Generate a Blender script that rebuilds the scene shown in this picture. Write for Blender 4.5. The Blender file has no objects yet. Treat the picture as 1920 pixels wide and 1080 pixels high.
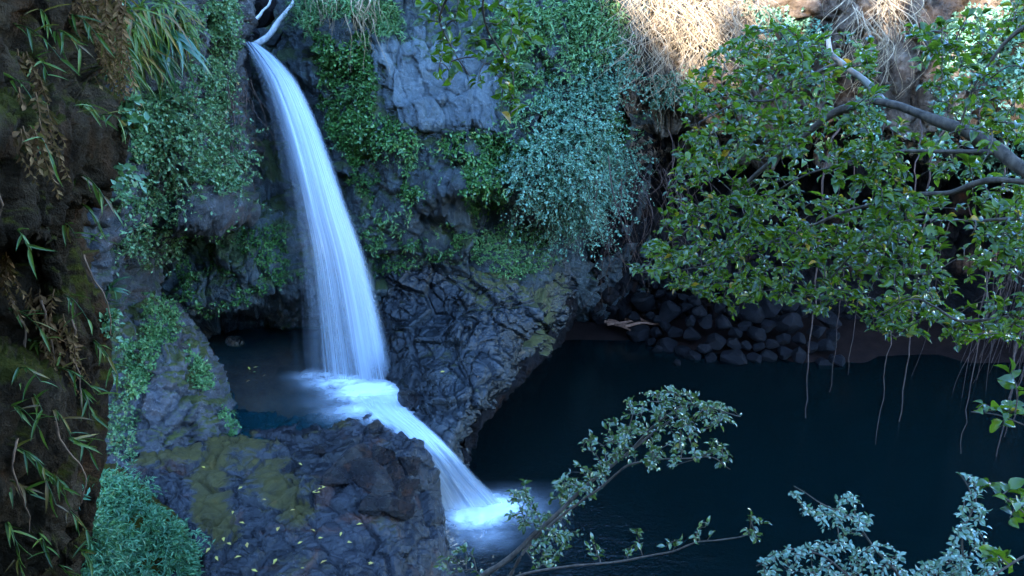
import bpy, math, random
import numpy as np
from mathutils import Vector, Matrix
from mathutils.bvhtree import BVHTree

SEED = 7
random.seed(SEED)
RNG = np.random.default_rng(SEED)
SC = bpy.context.scene
COL = SC.collection

# ------------------------------------------------------------------ camera
CAM_H, PITCH, FPX = 10.0, math.radians(18.0), 1500.0
cam_data = bpy.data.cameras.new('camera')
cam_data.sensor_width = 36.0
cam_data.lens = FPX / 1920.0 * 36.0
cam_data.clip_start, cam_data.clip_end = 0.05, 500.0
cam = bpy.data.objects.new('camera', cam_data)
COL.objects.link(cam)
cam.location = (0, 0, CAM_H)
cam.rotation_euler = (math.pi / 2 - PITCH, 0, 0)
SC.camera = cam

# ------------------------------------------------------------------ sky, sun, exposure
SUN_EL = math.radians(20.0)
SUN_DIR = Vector((-0.36, -0.93, 0)).normalized() * math.cos(SUN_EL) + Vector((0, 0, math.sin(SUN_EL)))  # towards the sun
world = bpy.data.worlds.new('World')
SC.world = world
world.use_nodes = True
wn = world.node_tree.nodes
sky = wn.new('ShaderNodeTexSky')
sky.sky_type = 'NISHITA'
sky.sun_disc = False
sky.sun_elevation = SUN_EL
sky.sun_rotation = math.atan2(SUN_DIR.x, SUN_DIR.y)
sky.altitude = 600
sky.air_density, sky.dust_density, sky.ozone_density = 1.0, 0.2, 4.0
wn['Background'].inputs['Strength'].default_value = 0.15
world.node_tree.links.new(sky.outputs[0], wn['Background'].inputs['Color'])
sun_d = bpy.data.lights.new('sun', 'SUN')
sun_d.energy = 2.3
sun_d.angle = math.radians(0.5)
sun_d.color = (1.0, 0.9, 0.74)
sun = bpy.data.objects.new('sun', sun_d)
COL.objects.link(sun)
sun.rotation_euler = SUN_DIR.to_track_quat('Z', 'Y').to_euler()
SC.view_settings.view_transform = 'Standard'
SC.view_settings.look = 'None'
SC.view_settings.gamma = 1.0
SC.view_settings.exposure = 4.45
SC.view_settings.use_white_balance = True
SC.view_settings.white_balance_temperature = 5700
SC.view_settings.white_balance_tint = 10
SC.render.engine = 'CYCLES'
SC.cycles.use_denoising = True
SC.cycles.max_bounces = 8
SC.cycles.diffuse_bounces = 3
SC.cycles.glossy_bounces = 3
SC.cycles.transmission_bounces = 4
SC.cycles.transparent_max_bounces = 24
SC.cycles.sample_clamp_indirect = 4.0

# ------------------------------------------------------------------ helpers: pixels, noise
CP, SP = math.cos(PITCH), math.sin(PITCH)

def tpy(py):                     # drop per metre forward along a pixel row
    u = (540.0 - np.asarray(py, float)) / FPX
    return (SP - CP * u) / (CP + SP * u)

def PY(px, py, Y):               # pixel + forward distance -> point
    u = (540.0 - np.asarray(py, float)) / FPX
    w = Y / (CP + SP * u)
    return np.stack(np.broadcast_arrays((np.asarray(px, float) - 960) / FPX * w, Y, CAM_H - Y * tpy(py)), -1)

def PZ(px, py, z):               # pixel + height -> point
    return PY(px, py, (CAM_H - z) / tpy(py))

def project(P):
    d = np.asarray(P) - np.array([0, 0, CAM_H])
    w = d[..., 1] * CP - d[..., 2] * SP
    u = d[..., 1] * SP + d[..., 2] * CP
    return np.stack([960 + FPX * d[..., 0] / w, 540 - FPX * u / w, w], -1)

def hash3(ix, iy, iz, k=0):
    h = (ix.astype(np.int64) * 73856093) ^ (iy.astype(np.int64) * 19349663) ^ (iz.astype(np.int64) * 83492791) ^ (k * 2654435761)
    h = (h ^ (h >> 13)) * 1274126177 & 0x7FFFFFFF
    h = (h ^ (h >> 15)) * 668265263 & 0x7FFFFFFF
    return ((h ^ (h >> 12)) & 0xFFFFFF) / float(0xFFFFFF)

def vnoise(p):                   # smooth value noise in -1..1
    p = np.asarray(p, float)
    i = np.floor(p).astype(np.int64)
    f = p - i
    f = f * f * f * (f * (f * 6 - 15) + 10)
    out = 0
    for dx in (0, 1):
        wx = f[..., 0] if dx else 1 - f[..., 0]
        for dy in (0, 1):
            wy = f[..., 1] if dy else 1 - f[..., 1]
            for dz in (0, 1):
                wz = f[..., 2] if dz else 1 - f[..., 2]
                out = out + wx * wy * wz * hash3(i[..., 0] + dx, i[..., 1] + dy, i[..., 2] + dz)
    return out * 2 - 1

def fbm(p, octv=4, gain=0.5):
    p = np.asarray(p, float)
    a, s, t = 1.0, 0.0, 0
    for o in range(octv):
        t = t + a * vnoise(p * (2.03 ** o) + o * 17.3)
        s += a
        a *= gain
    return t / s

def worley(p, k=0):              # F1, F2, random value of the nearest cell
    p = np.asarray(p, float)
    i = np.floor(p).astype(np.int64)
    f1 = np.full(p.shape[:-1], 9.0); f2 = f1.copy(); cv = np.zeros_like(f1)
    for dx in (-1, 0, 1):
        for dy in (-1, 0, 1):
            for dz in (-1, 0, 1):
                c = i + np.array([dx, dy, dz])
                q = np.stack([c[..., a] + hash3(c[..., 0], c[..., 1], c[..., 2], a + 1 + k) for a in range(3)], -1)
                d = np.sqrt(((q - p) ** 2).sum(-1))
                near = d < f1
                f2 = np.where(near, f1, np.minimum(f2, d))
                cv = np.where(near, hash3(c[..., 0], c[..., 1], c[..., 2], 9 + k), cv)
                f1 = np.where(near, d, f1)
    return f1, f2, cv

def facets(p, tilt=.9, k=0):     # every cell is a broken, tilted plane
    p = np.asarray(p, float)
    i = np.floor(p).astype(np.int64)
    f1 = np.full(p.shape[:-1], 9.0); f2 = f1.copy(); h = np.zeros_like(f1)
    for dx in (-1, 0, 1):
        for dy in (-1, 0, 1):
            for dz in (-1, 0, 1):
                c = i + np.array([dx, dy, dz])
                q = np.stack([c[..., a] + hash3(c[..., 0], c[..., 1], c[..., 2], a + 1 + k) for a in range(3)], -1)
                r = p - q
                d = np.sqrt((r ** 2).sum(-1))
                g = np.stack([hash3(c[..., 0], c[..., 1], c[..., 2], a + 21 + k) - .5 for a in range(3)], -1)
                val = hash3(c[..., 0], c[..., 1], c[..., 2], 9 + k) - .5 + tilt * 2 * (g * r).sum(-1)
                near = d < f1
                f2 = np.where(near, f1, np.minimum(f2, d))
                h = np.where(near, val, h)
                f1 = np.where(near, d, f1)
    return h, f2 - f1

def nrm(v):
    v = np.asarray(v, float)
    return v / np.maximum(np.linalg.norm(v, axis=-1, keepdims=True), 1e-9)

def sst(x, a, b):
    t = np.clip((x - a) / (b - a), 0, 1)
    return t * t * (3 - 2 * t)

# ------------------------------------------------------------------ helpers: objects
def tag(o, label=None, cat=None, group=None, kind=None):
    if label: o['label'] = label
    if cat: o['category'] = cat
    if group: o['group'] = group
    if kind: o['kind'] = kind
    return o

def empty(name, loc, label=None, cat=None, group=None, kind=None):
    o = bpy.data.objects.new(name, None)
    COL.objects.link(o)
    o.location = tuple(loc)
    o.empty_display_size = 0.1
    return tag(o, label, cat, group, kind)

def link(name, me, parent=None, mw=None):
    o = bpy.data.objects.new(name, me)
    COL.objects.link(o)
    if mw is not None:
        o.matrix_basis = mw
    if parent is not None:
        o.parent = parent
        if parent.type == 'EMPTY':      # mesh parts keep world coordinates, so only the Empty moves its children
            o.matrix_parent_inverse = Matrix.Translation(-parent.location)
    return o

def mesh(name, V, F, mat, smooth=True, rnd=None, uv=None, attrs=None):
    """V (n,3); F (m,3) or (m,4) array, or list of such arrays."""
    Fs = F if isinstance(F, list) else [F]
    Fs = [np.asarray(f, np.int32) for f in Fs if len(f)]
    me = bpy.data.meshes.new(name)
    V = np.asarray(V, np.float32)
    me.vertices.add(len(V))
    me.vertices.foreach_set('co', V.ravel())
    loops = np.concatenate([f.ravel() for f in Fs])
    sizes = np.concatenate([np.full(len(f), f.shape[1], np.int32) for f in Fs])
    starts = np.concatenate([[0], np.cumsum(sizes)[:-1]]).astype(np.int32)
    me.loops.add(len(loops))
    me.loops.foreach_set('vertex_index', loops)
    me.polygons.add(len(sizes))
    me.polygons.foreach_set('loop_start', starts)
    me.polygons.foreach_set('loop_total', sizes)
    me.update(calc_edges=True)
    me.polygons.foreach_set('use_smooth', np.full(len(sizes), bool(smooth)))
    if rnd is not None:
        a = me.attributes.new('rnd', 'FLOAT', 'POINT')
        a.data.foreach_set('value', np.asarray(rnd, np.float32))
    for k, v in (attrs or {}).items():
        a = me.attributes.new(k, 'FLOAT', 'POINT')
        a.data.foreach_set('value', np.asarray(v, np.float32))
    if uv is not None:
        ul = me.uv_layers.new(name='UVMap')
        ul.data.foreach_set('uv', np.asarray(uv, np.float32)[loops].ravel())
    me.materials.append(mat)
    me.validate()
    return me

def catmull(C, n, axis):
    C = np.moveaxis(np.asarray(C, float), axis, 0)
    m = len(C)
    t = np.linspace(0, m - 1, n)
    i = np.clip(np.floor(t).astype(int), 0, m - 2)
    f = (t - i).reshape((-1,) + (1,) * (C.ndim - 1))
    p0, p1, p2, p3 = C[np.maximum(i - 1, 0)], C[i], C[i + 1], C[np.minimum(i + 2, m - 1)]
    p0 = np.where((i == 0).reshape(f.shape), 2 * p1 - p2, p0)
    p3 = np.where((i + 2 > m - 1).reshape(f.shape), 2 * p2 - p1, p3)
    a, b = (p2 - p0) * 0.42, (p3 - p1) * 0.42
    r = (2 * f**3 - 3 * f**2 + 1) * p1 + (f**3 - 2 * f**2 + f) * a + (-2 * f**3 + 3 * f**2) * p2 + (f**3 - f**2) * b
    return np.moveaxis(r, 0, axis)

def grid_faces(nv, nu):
    a = np.arange(nv * nu).reshape(nv, nu)
    return np.stack([a[:-1, :-1], a[1:, :-1], a[1:, 1:], a[:-1, 1:]], -1).reshape(-1, 4)

SOLIDS = []                      # (V, F) of every rock surface, for dropping things onto them

def patch(name, C, nv, nu, disp, mat, label, cat, solid=True, kind='structure', attrs=None):
    G = catmull(catmull(C, nv, 0), nu, 1)
    du, dv = np.gradient(G, axis=1), np.gradient(G, axis=0)
    N = nrm(np.cross(dv, du))
    if ((np.array([0, 0, CAM_H + 2]) - G) * N).sum(-1).mean() < 0:
        N = -N
        flip = True
    else:
        flip = False
    G = G + N * disp(G)[..., None]
    V = G.reshape(-1, 3)
    F = grid_faces(nv, nu)
    if flip: F = F[:, ::-1]
    me = mesh(name, V, F, mat, attrs={k: f(V) for k, f in (attrs or {}).items()})
    o = tag(link(name, me), label, cat, None, kind)
    if solid:
        SOLIDS.append((V, F))
    return o

BVH = None
def build_bvh():
    global BVH
    vs, fs, off = [], [], 0
    for V, F in SOLIDS:
        vs.append(V); fs.append(F + off); off += len(V)
    BVH = BVHTree.FromPolygons(np.concatenate(vs).tolist(), np.concatenate(fs).tolist())

EYE = Vector((0, 0, CAM_H))
def pick(px, py):
    d = Vector(PY(px, py, 1.0)) - EYE
    loc, n, i, dist = BVH.ray_cast(EYE, d.normalized(), 60)
    if loc is None: return None
    if n.dot(d) > 0: n = -n
    return np.array(loc), np.array(n)

def on_wall(x, y):               # slide towards the near wall until the point lies on it
    h = pick(x, y)
    while h is not None and h[0][1] > 8.5 and x > -60:
        x -= 8
        h = pick(x, y)
    return x

def drop(x, y, z0=9.0):
    loc, n, i, dist = BVH.ray_cast(Vector((x, y, z0)), Vector((0, 0, -1)), 40)
    return (None, None) if loc is None else (np.array(loc), np.array(n))

def inpoly(P, poly):
    x, y = P[:, 0], P[:, 1]
    r = np.zeros(len(P), bool)
    n = len(poly)
    for i in range(n):
        x0, y0 = poly[i]; x1, y1 = poly[(i + 1) % n]
        c = ((y0 > y) != (y1 > y)) & (x < (x1 - x0) * (y - y0) / ((y1 - y0) or 1e-9) + x0)
        r ^= c
    return r

def sample_polys(polys, n):
    areas = []
    for p in polys:
        q = np.array(p, float)
        areas.append(abs(0.5 * (q[:, 0] * np.roll(q[:, 1], -1) - q[:, 1] * np.roll(q[:, 0], -1)).sum()))
    out = []
    for p, a in zip(polys, areas):
        k = max(1, int(round(n * a / sum(areas))))
        q = np.array(p, float)
        lo, hi = q.min(0), q.max(0)
        got = np.zeros((0, 2))
        while len(got) < k:
            c = RNG.uniform(lo, hi, (k * 2 + 8, 2))
            got = np.concatenate([got, c[inpoly(c, p)]])
        out.append(got[:k])
    return np.concatenate(out)

# ------------------------------------------------------------------ helpers: leaves, tubes
def leaf_template(kind):
    if kind == 'small':          # four vertices folded along the midrib
        V = np.array([[0, 0, 0], [.5, .45, .12], [0, 1, -.05], [-.5, .45, .12]])
        F = np.array([[0, 1, 2], [0, 2, 3]])
    elif kind == 'blade':        # long narrow leaf that arches
        s = np.array([0, .25, .55, .8, 1.0])
        w = np.array([.25, .5, .45, .26, .02])
        z = -0.32 * s**2
        V = np.concatenate([np.stack([-w, s, z + .03], -1), np.stack([0 * s, s, z], -1), np.stack([w, s, z + .03], -1)])
        F = []
        for i in range(4):
            F += [[i, i + 5, i + 6, i + 1], [i + 5, i + 10, i + 11, i + 6]]
        F = np.array(F)
    else:                        # broad ovate leaf with a pointed tip and a short stalk
        s = np.array([0, .12, .3, .5, .72, .88, 1.0])
        w = np.array([.02, .03, .4, .5, .38, .17, .0])
        z = .10 * np.sin(s * 2.6) - .22 * s**2
        V = np.concatenate([np.stack([-w, s, z + .28 * w], -1), np.stack([0 * s, s, z], -1), np.stack([w, s, z + .28 * w], -1)])
        F = []
        for i in range(6):
            F += [[i, i + 7, i + 8, i + 1], [i + 7, i + 14, i + 15, i + 8]]
        F = np.array(F)
    return V, F
def strap_template():
    s = np.linspace(0, 1, 8)
    w = np.array([.35, .5, .5, .48, .42, .32, .18, .02])
    y, z = s - .30 * s**3, .22 * s - .85 * s**2.2
    V = np.concatenate([np.stack([-w, y, z + .02], -1), np.stack([0 * s, y, z], -1), np.stack([w, y, z + .02], -1)])
    F = []
    for i in range(7): F += [[i, i + 8, i + 9, i + 1], [i + 8, i + 16, i + 17, i + 9]]
    return V, np.array(F)
TEMPL = {k: leaf_template(k) for k in ('small', 'blade', 'ovate')}
TEMPL['strap'] = strap_template()

def leaf_basis(D, N):
    D = nrm(D)
    X = nrm(np.cross(D, N))
    Z = np.cross(X, D)
    return X, D, Z

def leaves_mesh(name, P, D, N, L, wr, kind, mat, rnd=None, smooth=True):
    V0, F0 = TEMPL[kind]
    X, Yv, Z = leaf_basis(D, N)
    L = np.asarray(L)[:, None, None]
    W = V0[None, :, 0, None] * X[:, None, :] * wr + V0[None, :, 1, None] * Yv[:, None, :] + V0[None, :, 2, None] * Z[:, None, :]
    V = (P[:, None, :] + W * L).reshape(-1, 3)
    F = (F0[None] + (np.arange(len(P)) * len(V0))[:, None, None]).reshape(-1, F0.shape[1])
    r = RNG.random(len(P)) if rnd is None else rnd
    return mesh(name, V, F, mat, smooth, rnd=np.repeat(r, len(V0)))

def tubes(paths, radii, k=5):
    """paths: list of (n,3); radii: list of (n,) -> V, F"""
    Vs, Fs, off = [], [], 0
    ang = np.linspace(0, 2 * math.pi, k, endpoint=False)
    for P, r in zip(paths, radii):
        P = np.asarray(P, float); r = np.asarray(r, float)
        n = len(P)
        T = nrm(np.gradient(P, axis=0))
        ref = np.where(np.abs(T[:, 2:3]) > .9, np.array([[1., 0, 0]]), np.array([[0, 0, 1.]]))
        A = nrm(np.cross(T, ref)); B = np.cross(T, A)
        ring = P[:, None] + r[:, None, None] * (np.cos(ang)[None, :, None] * A[:, None] + np.sin(ang)[None, :, None] * B[:, None])
        Vs.append(ring.reshape(-1, 3))
        a = np.arange(n * k).reshape(n, k)
        b = np.roll(a, -1, 1)
        Fs.append(np.stack([a[:-1], b[:-1], b[1:], a[1:]], -1).reshape(-1, 4) + off)
        off += n * k
    return np.concatenate(Vs), np.concatenate(Fs)

def smooth_path(pts, n, wob=0.0):
    P = catmull(np.asarray(pts, float), n, 0)
    if wob:
        P = P + wob * np.stack([fbm(P * 2.1 + 31 * a, 3) for a in range(3)], -1)
    return P

# ------------------------------------------------------------------ materials
def newmat(name):
    m = bpy.data.materials.new(name)
    m.use_nodes = True
    nt = m.node_tree
    nt.nodes.clear()
    out = nt.nodes.new('ShaderNodeOutputMaterial')
    return m, nt, out

class NB:                        # tiny node builder
    def __init__(s, nt): s.nt = nt
    def n(s, t, ins=None, **kw):
        nd = s.nt.nodes.new(t)
        for k, v in kw.items(): setattr(nd, k, v)
        for k, v in (ins or {}).items():
            if isinstance(v, bpy.types.NodeSocket): s.nt.links.new(v, nd.inputs[k])
            else: nd.inputs[k].default_value = v
        return nd
    def math(s, op, a, b=None, c=None, clamp=False):
        nd = s.n('ShaderNodeMath', operation=op, use_clamp=clamp)
        for i, v in enumerate((a, b, c)):
            if v is None: continue
            if isinstance(v, bpy.types.NodeSocket): s.nt.links.new(v, nd.inputs[i])
            else: nd.inputs[i].default_value = v
        return nd.outputs[0]
    def ramp(s, fac, stops, interp='LINEAR'):
        nd = s.n('ShaderNodeValToRGB', {'Fac': fac})
        cr = nd.color_ramp
        cr.interpolation = interp
        while len(cr.elements) < len(stops): cr.elements.new(0.5)
        for e, (p, c) in zip(cr.elements, stops):
            e.position = p
            e.color = c if len(c) == 4 else (*c, 1)
        return nd.outputs[0]
    def mix(s, f, a, b):
        nd = s.n('ShaderNodeMix', data_type='RGBA')
        for i, v in ((0, f), (6, a), (7, b)):
            if isinstance(v, bpy.types.NodeSocket): s.nt.links.new(v, nd.inputs[i])
            else: nd.inputs[i].default_value = v if i == 0 else (*v, 1)
        return nd.outputs[2]
    def noise(s, co, scale, detail=5, rough=.55, dist=0):
        return s.n('ShaderNodeTexNoise', {'Vector': co, 'Scale': scale, 'Detail': detail, 'Roughness': rough, 'Distortion': dist}).outputs[0]

def rock_mat(name, dark, mid, light, moss=None, moss_at=.55, rough=.75, bump=.6, wet=0.0, stain=None, spec=.4, knob=0.0, lichen=0.0, mossy=False):
    m, nt, out = newmat(name)
    b = NB(nt)
    co = b.n('ShaderNodeTexCoord').outputs['Object']
    big = b.noise(co, .55, 6, .6)
    med = b.noise(co, 2.6, 8, .65, .4)
    fine = b.noise(co, 14, 8, .7)
    grain = b.noise(co, 60, 3, .6)
    f = b.math('ADD', b.math('MULTIPLY', big, .45), b.math('ADD', b.math('MULTIPLY', med, .4), b.math('MULTIPLY', fine, .22)))
    c = b.ramp(f, [(.36, dark), (.52, mid), (.7, light)])
    if stain:
        c = b.mix(b.ramp(b.noise(co, 1.1, 5, .6, 1.0), [(.55, (0, 0, 0)), (.68, (1, 1, 1))]), c, stain)
    if lichen:
        lf = b.ramp(b.noise(co, 7, 6, .7), [(.6, (0, 0, 0)), (.68, (1, 1, 1))])
        c = b.mix(b.math('MULTIPLY', lf, lichen), c, (.34, .33, .32))
    vor = b.n('ShaderNodeTexVoronoi', {'Vector': co, 'Scale': 5.0, 'Randomness': 1.0}, feature='DISTANCE_TO_EDGE').outputs['Distance']
    if moss:
        nz = b.n('ShaderNodeSeparateXYZ', {0: b.n('ShaderNodeNewGeometry').outputs['Normal']}).outputs[2]
        mf = b.math('ADD', b.math('MULTIPLY', nz, .28), b.math('ADD', b.math('MULTIPLY', b.noise(co, .9, 6, .65), .8), b.math('MULTIPLY', fine, .25)))
        if mossy:                # where moss really grows: strips given per vertex
            mf = b.math('ADD', mf, b.n('ShaderNodeAttribute', attribute_name='mossy').outputs['Fac'])
        mf = b.ramp(mf, [(moss_at, (0, 0, 0)), (moss_at + .12, (1, 1, 1))])
        mcol = b.ramp(b.noise(co, 4, 5, .6), [(.3, tuple(.55 * x for x in moss)), (.6, moss), (.8, (moss[0] * 1.5, moss[1] * 1.1, moss[2] * .7))])
        c = b.mix(mf, c, mcol)
    h = b.math('ADD', b.math('MULTIPLY', med, .5), b.math('ADD', b.math('MULTIPLY', fine, .35), b.math('MULTIPLY', grain, .1)))
    if knob:
        kv = b.n('ShaderNodeTexVoronoi', {'Vector': co, 'Scale': 11.0, 'Smoothness': .25}, feature='SMOOTH_F1').outputs['Distance']
        h = b.math('SUBTRACT', h, b.math('MULTIPLY', kv, knob))
    bp = b.n('ShaderNodeBump', {'Strength': bump, 'Distance': .3, 'Height': h}).outputs[0]
    r = rough
    if wet:
        r = b.ramp(b.noise(co, 3.5, 5, .6), [(.35, (rough,) * 3), (.6, (max(.08, rough - wet),) * 3)])
    if moss:
        r2 = b.math('MAXIMUM', r, b.math('MULTIPLY', mf, .85))
    else:
        r2 = r
    p = b.n('ShaderNodeBsdfPrincipled', {'Base Color': c, 'Roughness': r2, 'Normal': bp, 'Specular IOR Level': spec})
    nt.links.new(p.outputs[0], out.inputs[0])
    return m

def leaf_mat(name, cols, rough=.45, trans=.3, spec=.5, tip=None):
    """cols: stops of a ramp over the per-leaf random value"""
    m, nt, out = newmat(name)
    b = NB(nt)
    a = b.n('ShaderNodeAttribute', attribute_name='rnd').outputs['Fac']
    c = b.ramp(a, cols)
    co = b.n('ShaderNodeTexCoord').outputs['Object']
    v = b.noise(co, 25, 3, .6)
    c = b.mix(b.math('MULTIPLY', v, .35), c, tuple(.55 * x for x in cols[len(cols) // 2][1][:3]))
    p = b.n('ShaderNodeBsdfPrincipled', {'Base Color': c, 'Roughness': rough, 'Specular IOR Level': spec})
    t = b.n('ShaderNodeBsdfTranslucent', {'Color': b.mix(.5, c, (.12, .2, .01))})
    mx = b.n('ShaderNodeMixShader', {0: trans, 1: p.outputs[0], 2: t.outputs[0]})
    nt.links.new(mx.outputs[0], out.inputs[0])
    return m

def wood_mat(name, dark, light, rough=.8, scale=12):
    m, nt, out = newmat(name)
    b = NB(nt)
    co = b.n('ShaderNodeTexCoord').outputs['Object']
    mp = b.n('ShaderNodeMapping', {0: co, 3: (1, 1, .35)}).outputs[0]
    f = b.noise(mp, scale, 6, .65, .5)
    c = b.ramp(f, [(.32, dark), (.68, light)])
    bp = b.n('ShaderNodeBump', {'Strength': .5, 'Distance': .02, 'Height': f}).outputs[0]
    p = b.n('ShaderNodeBsdfPrincipled', {'Base Color': c, 'Roughness': rough, 'Normal': bp, 'Specular IOR Level': .3})
    nt.links.new(p.outputs[0], out.inputs[0])
    return m

M = {}
M['cliff'] = rock_mat('cliff_rock', (.005, .006, .006), (.034, .041, .041), (.12, .142, .142), moss=(.035, .05, .010), moss_at=.60, rough=.6, wet=.28, lichen=.3, bump=.9, spec=.4)
M['left'] = rock_mat('left_cliff_rock', (.012, .012, .012), (.045, .044, .043), (.11, .108, .106), moss=(.045, .065, .014), moss_at=.63, rough=.7, lichen=.35, bump=.9, spec=.25, stain=(.06, .038, .028))
M['outcrop'] = rock_mat('outcrop_rock', (.015, .0145, .015), (.075, .071, .072), (.20, .193, .195), moss=(.07, .075, .010), moss_at=.64, rough=.65, lichen=.5, bump=1.0, spec=.35, stain=(.06, .042, .03))
M['near'] = rock_mat('near_cliff_rock', (.007, .0045, .0025), (.034, .021, .010), (.10, .066, .034), moss=(.06, .050, .006), moss_at=.58, rough=.9, spec=.06, bump=1.0, stain=(.06, .027, .010))
M['wet'] = rock_mat('wet_rock', (.0018, .002, .0023), (.005, .0064, .0075), (.018, .023, .026), moss=(.05, .048, .006), moss_at=.80, rough=.31, wet=.15, spec=.5, bump=.45, mossy=True)
M['platform'] = rock_mat('platform_rock', (.003, .0028, .003), (.009, .0085, .0095), (.03, .028, .030), moss=(.05, .038, .004), moss_at=.84, rough=.33, wet=.15, spec=.34, bump=.45, stain=(.04, .014, .006), mossy=True)
M['slab'] = rock_mat('slab_rock', (.003, .0025, .0025), (.012, .0075, .006), (.04, .022, .015), rough=.34, wet=.2, spec=.4, bump=.8, stain=(.07, .026, .010))
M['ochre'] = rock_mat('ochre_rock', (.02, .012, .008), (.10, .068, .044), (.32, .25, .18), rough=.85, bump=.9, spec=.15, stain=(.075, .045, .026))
M['dark'] = rock_mat('painted_shade_rock', (.003, .0026, .0028), (.008, .0068, .007), (.02, .017, .017), rough=.8, spec=.1, bump=.8, stain=(.02, .009, .005))  # dark rock; shade of recess and undercut also put into the colour
M['stone'] = rock_mat('bank_stone', (.0035, .003, .0033), (.009, .008, .0085), (.022, .019, .020), rough=.65, spec=.15, bump=.8, stain=(.014, .008, .006))  # low albedo also carries the shade of overhang and canopy
M['boulder'] = rock_mat('wet_boulder', (.003, .003, .0035), (.010, .009, .010), (.03, .026, .028), rough=.42, wet=.3, spec=.55, bump=1.0, stain=(.04, .018, .008))
M['silt'] = rock_mat('pool_silt', (.004, .002, .0016), (.011, .0055, .004), (.022, .011, .007), rough=.9, spec=.1, bump=.3)
M['face'] = rock_mat('grey_face_rock', (.03, .036, .037), (.085, .10, .102), (.18, .21, .212), moss=(.04, .06, .015), moss_at=.74, rough=.55, wet=.25, lichen=.35, bump=1.0, spec=.4)
M['bed'] = rock_mat('basin_silt', (.07, .024, .012), (.19, .07, .034), (.34, .14, .07), rough=.9, spec=.1, bump=.3)
M['rim'] = rock_mat('shade_rim_rock', (.04, .045, .03), (.08, .085, .05), (.13, .12, .09), rough=.9, bump=.5)

G_ = lambda *c: c
M['g_cliff'] = leaf_mat('cliff_creeper_leaf', [(0, (.014, .045, .010)), (.4, (.06, .15, .03)), (.8, (.13, .27, .055)), (.95, (.23, .34, .08)), (1, (.3, .27, .06))], rough=.35, spec=.6)
M['g_fern'] = leaf_mat('fern_leaf', [(0, (.06, .13, .04)), (.5, (.13, .26, .075)), (.9, (.24, .38, .12)), (1, (.34, .34, .13))], rough=.5)
M['g_pale'] = leaf_mat('pale_shrub_leaf', [(0, (.07, .17, .11)), (.5, (.19, .35, .21)), (1, (.34, .52, .34))], rough=.5)
M['g_mound'] = leaf_mat('mound_fern_leaf', [(0, (.03, .09, .035)), (.5, (.09, .22, .085)), (.9, (.17, .33, .13)), (1, (.2, .22, .08))], rough=.5)
M['g_left'] = leaf_mat('grey_green_leaf', [(0, (.035, .085, .026)), (.5, (.11, .20, .07)), (.93, (.21, .32, .12)), (1, (.32, .2, .06))], rough=.4)
M['g_tree'] = leaf_mat('tree_leaf', [(0, (.008, .022, .002)), (.45, (.035, .07, .004)), (.8, (.08, .125, .007)), (.96, (.13, .16, .010)), (.99, (.42, .2, .015))], rough=.27, trans=.42, spec=.42)
M['g_sap'] = leaf_mat('sapling_leaf', [(0, (.03, .055, .014)), (.5, (.07, .115, .028)), (.9, (.125, .165, .045)), (1, (.16, .14, .03))], rough=.2, trans=.25, spec=.9)
M['g_silver'] = leaf_mat('silver_leaf', [(0, (.08, .14, .08)), (.5, (.15, .23, .14)), (1, (.24, .32, .20))], rough=.25, trans=.25, spec=.8)
M['g_grass'] = leaf_mat('grass_blade', [(0, (.03, .06, .008)), (.45, (.075, .12, .012)), (.75, (.14, .17, .02)), (.85, (.2, .12, .02)), (1, (.13, .06, .015))], rough=.4, spec=.35)
M['g_strap'] = leaf_mat('strap_leaf', [(0, (.025, .07, .03)), (1, (.06, .13, .05))], rough=.3, spec=.6)
M['g_dead'] = leaf_mat('dead_frond', [(0, (.08, .036, .012)), (.6, (.19, .088, .03)), (1, (.32, .17, .06))], rough=.8, trans=.15, spec=.15)
M['yellow'] = leaf_mat('fallen_leaf', [(0, (.55, .42, .05)), (.6, (.5, .36, .06)), (1, (.32, .12, .03))], rough=.5, trans=.1)
M['root'] = wood_mat('dry_root', (.14, .09, .048), (.46, .34, .2), .9)
M['vine'] = wood_mat('vine_bark', (.025, .014, .010), (.085, .05, .034), .85)
M['dryvine'] = wood_mat('dry_vine_bark', (.07, .035, .016), (.24, .13, .065), .85)
M['bark'] = wood_mat('branch_bark', (.022, .015, .009), (.10, .072, .046), .85, 20)
M['twig'] = wood_mat('twig_bark', (.03, .02, .012), (.10, .07, .045), .85, 30)
M['palewood'] = wood_mat('bleached_wood', (.32, .30, .27), (.62, .6, .56), .7)
M['stub'] = wood_mat('dead_stub_wood', (.12, .105, .085), (.30, .27, .22), .8)
M['drift'] = wood_mat('driftwood', (.09, .04, .022), (.26, .13, .075), .8)

def water_mat(name, base, scat, ripple, rscale, mixv=.45):
    m, nt, out = newmat(name)
    b = NB(nt)
    co = b.n('ShaderNodeTexCoord').outputs['Object']
    n1 = b.noise(co, rscale, 4, .6, .3)
    n2 = b.noise(co, rscale * 4.5, 3, .6, .3)
    h = b.math('ADD', b.math('MULTIPLY', n1, .7), b.math('MULTIPLY', n2, .3))
    st = b.n('ShaderNodeAttribute', attribute_name='ripple').outputs['Fac']
    bp = b.n('ShaderNodeBump', {'Strength': b.math('MULTIPLY', st, ripple), 'Distance': .11, 'Height': h}).outputs[0]
    gl = b.n('ShaderNodeBsdfGlossy', {'Color': (1, 1, 1, 1), 'Roughness': .06, 'Normal': bp})
    tr0 = b.n('ShaderNodeBsdfTransparent', {'Color': (*base, 1)})
    sc = b.n('ShaderNodeBsdfDiffuse', {'Color': (*scat, 1)})
    tr = b.n('ShaderNodeMixShader', {0: mixv, 1: tr0.outputs[0], 2: sc.outputs[0]})
    fr = b.n('ShaderNodeFresnel', {'IOR': 1.33, 'Normal': bp}).outputs[0]
    mx = b.n('ShaderNodeMixShader', {0: fr, 1: tr.outputs[0], 2: gl.outputs[0]})
    nt.links.new(mx.outputs[0], out.inputs['Surface'])
    return m

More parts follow.
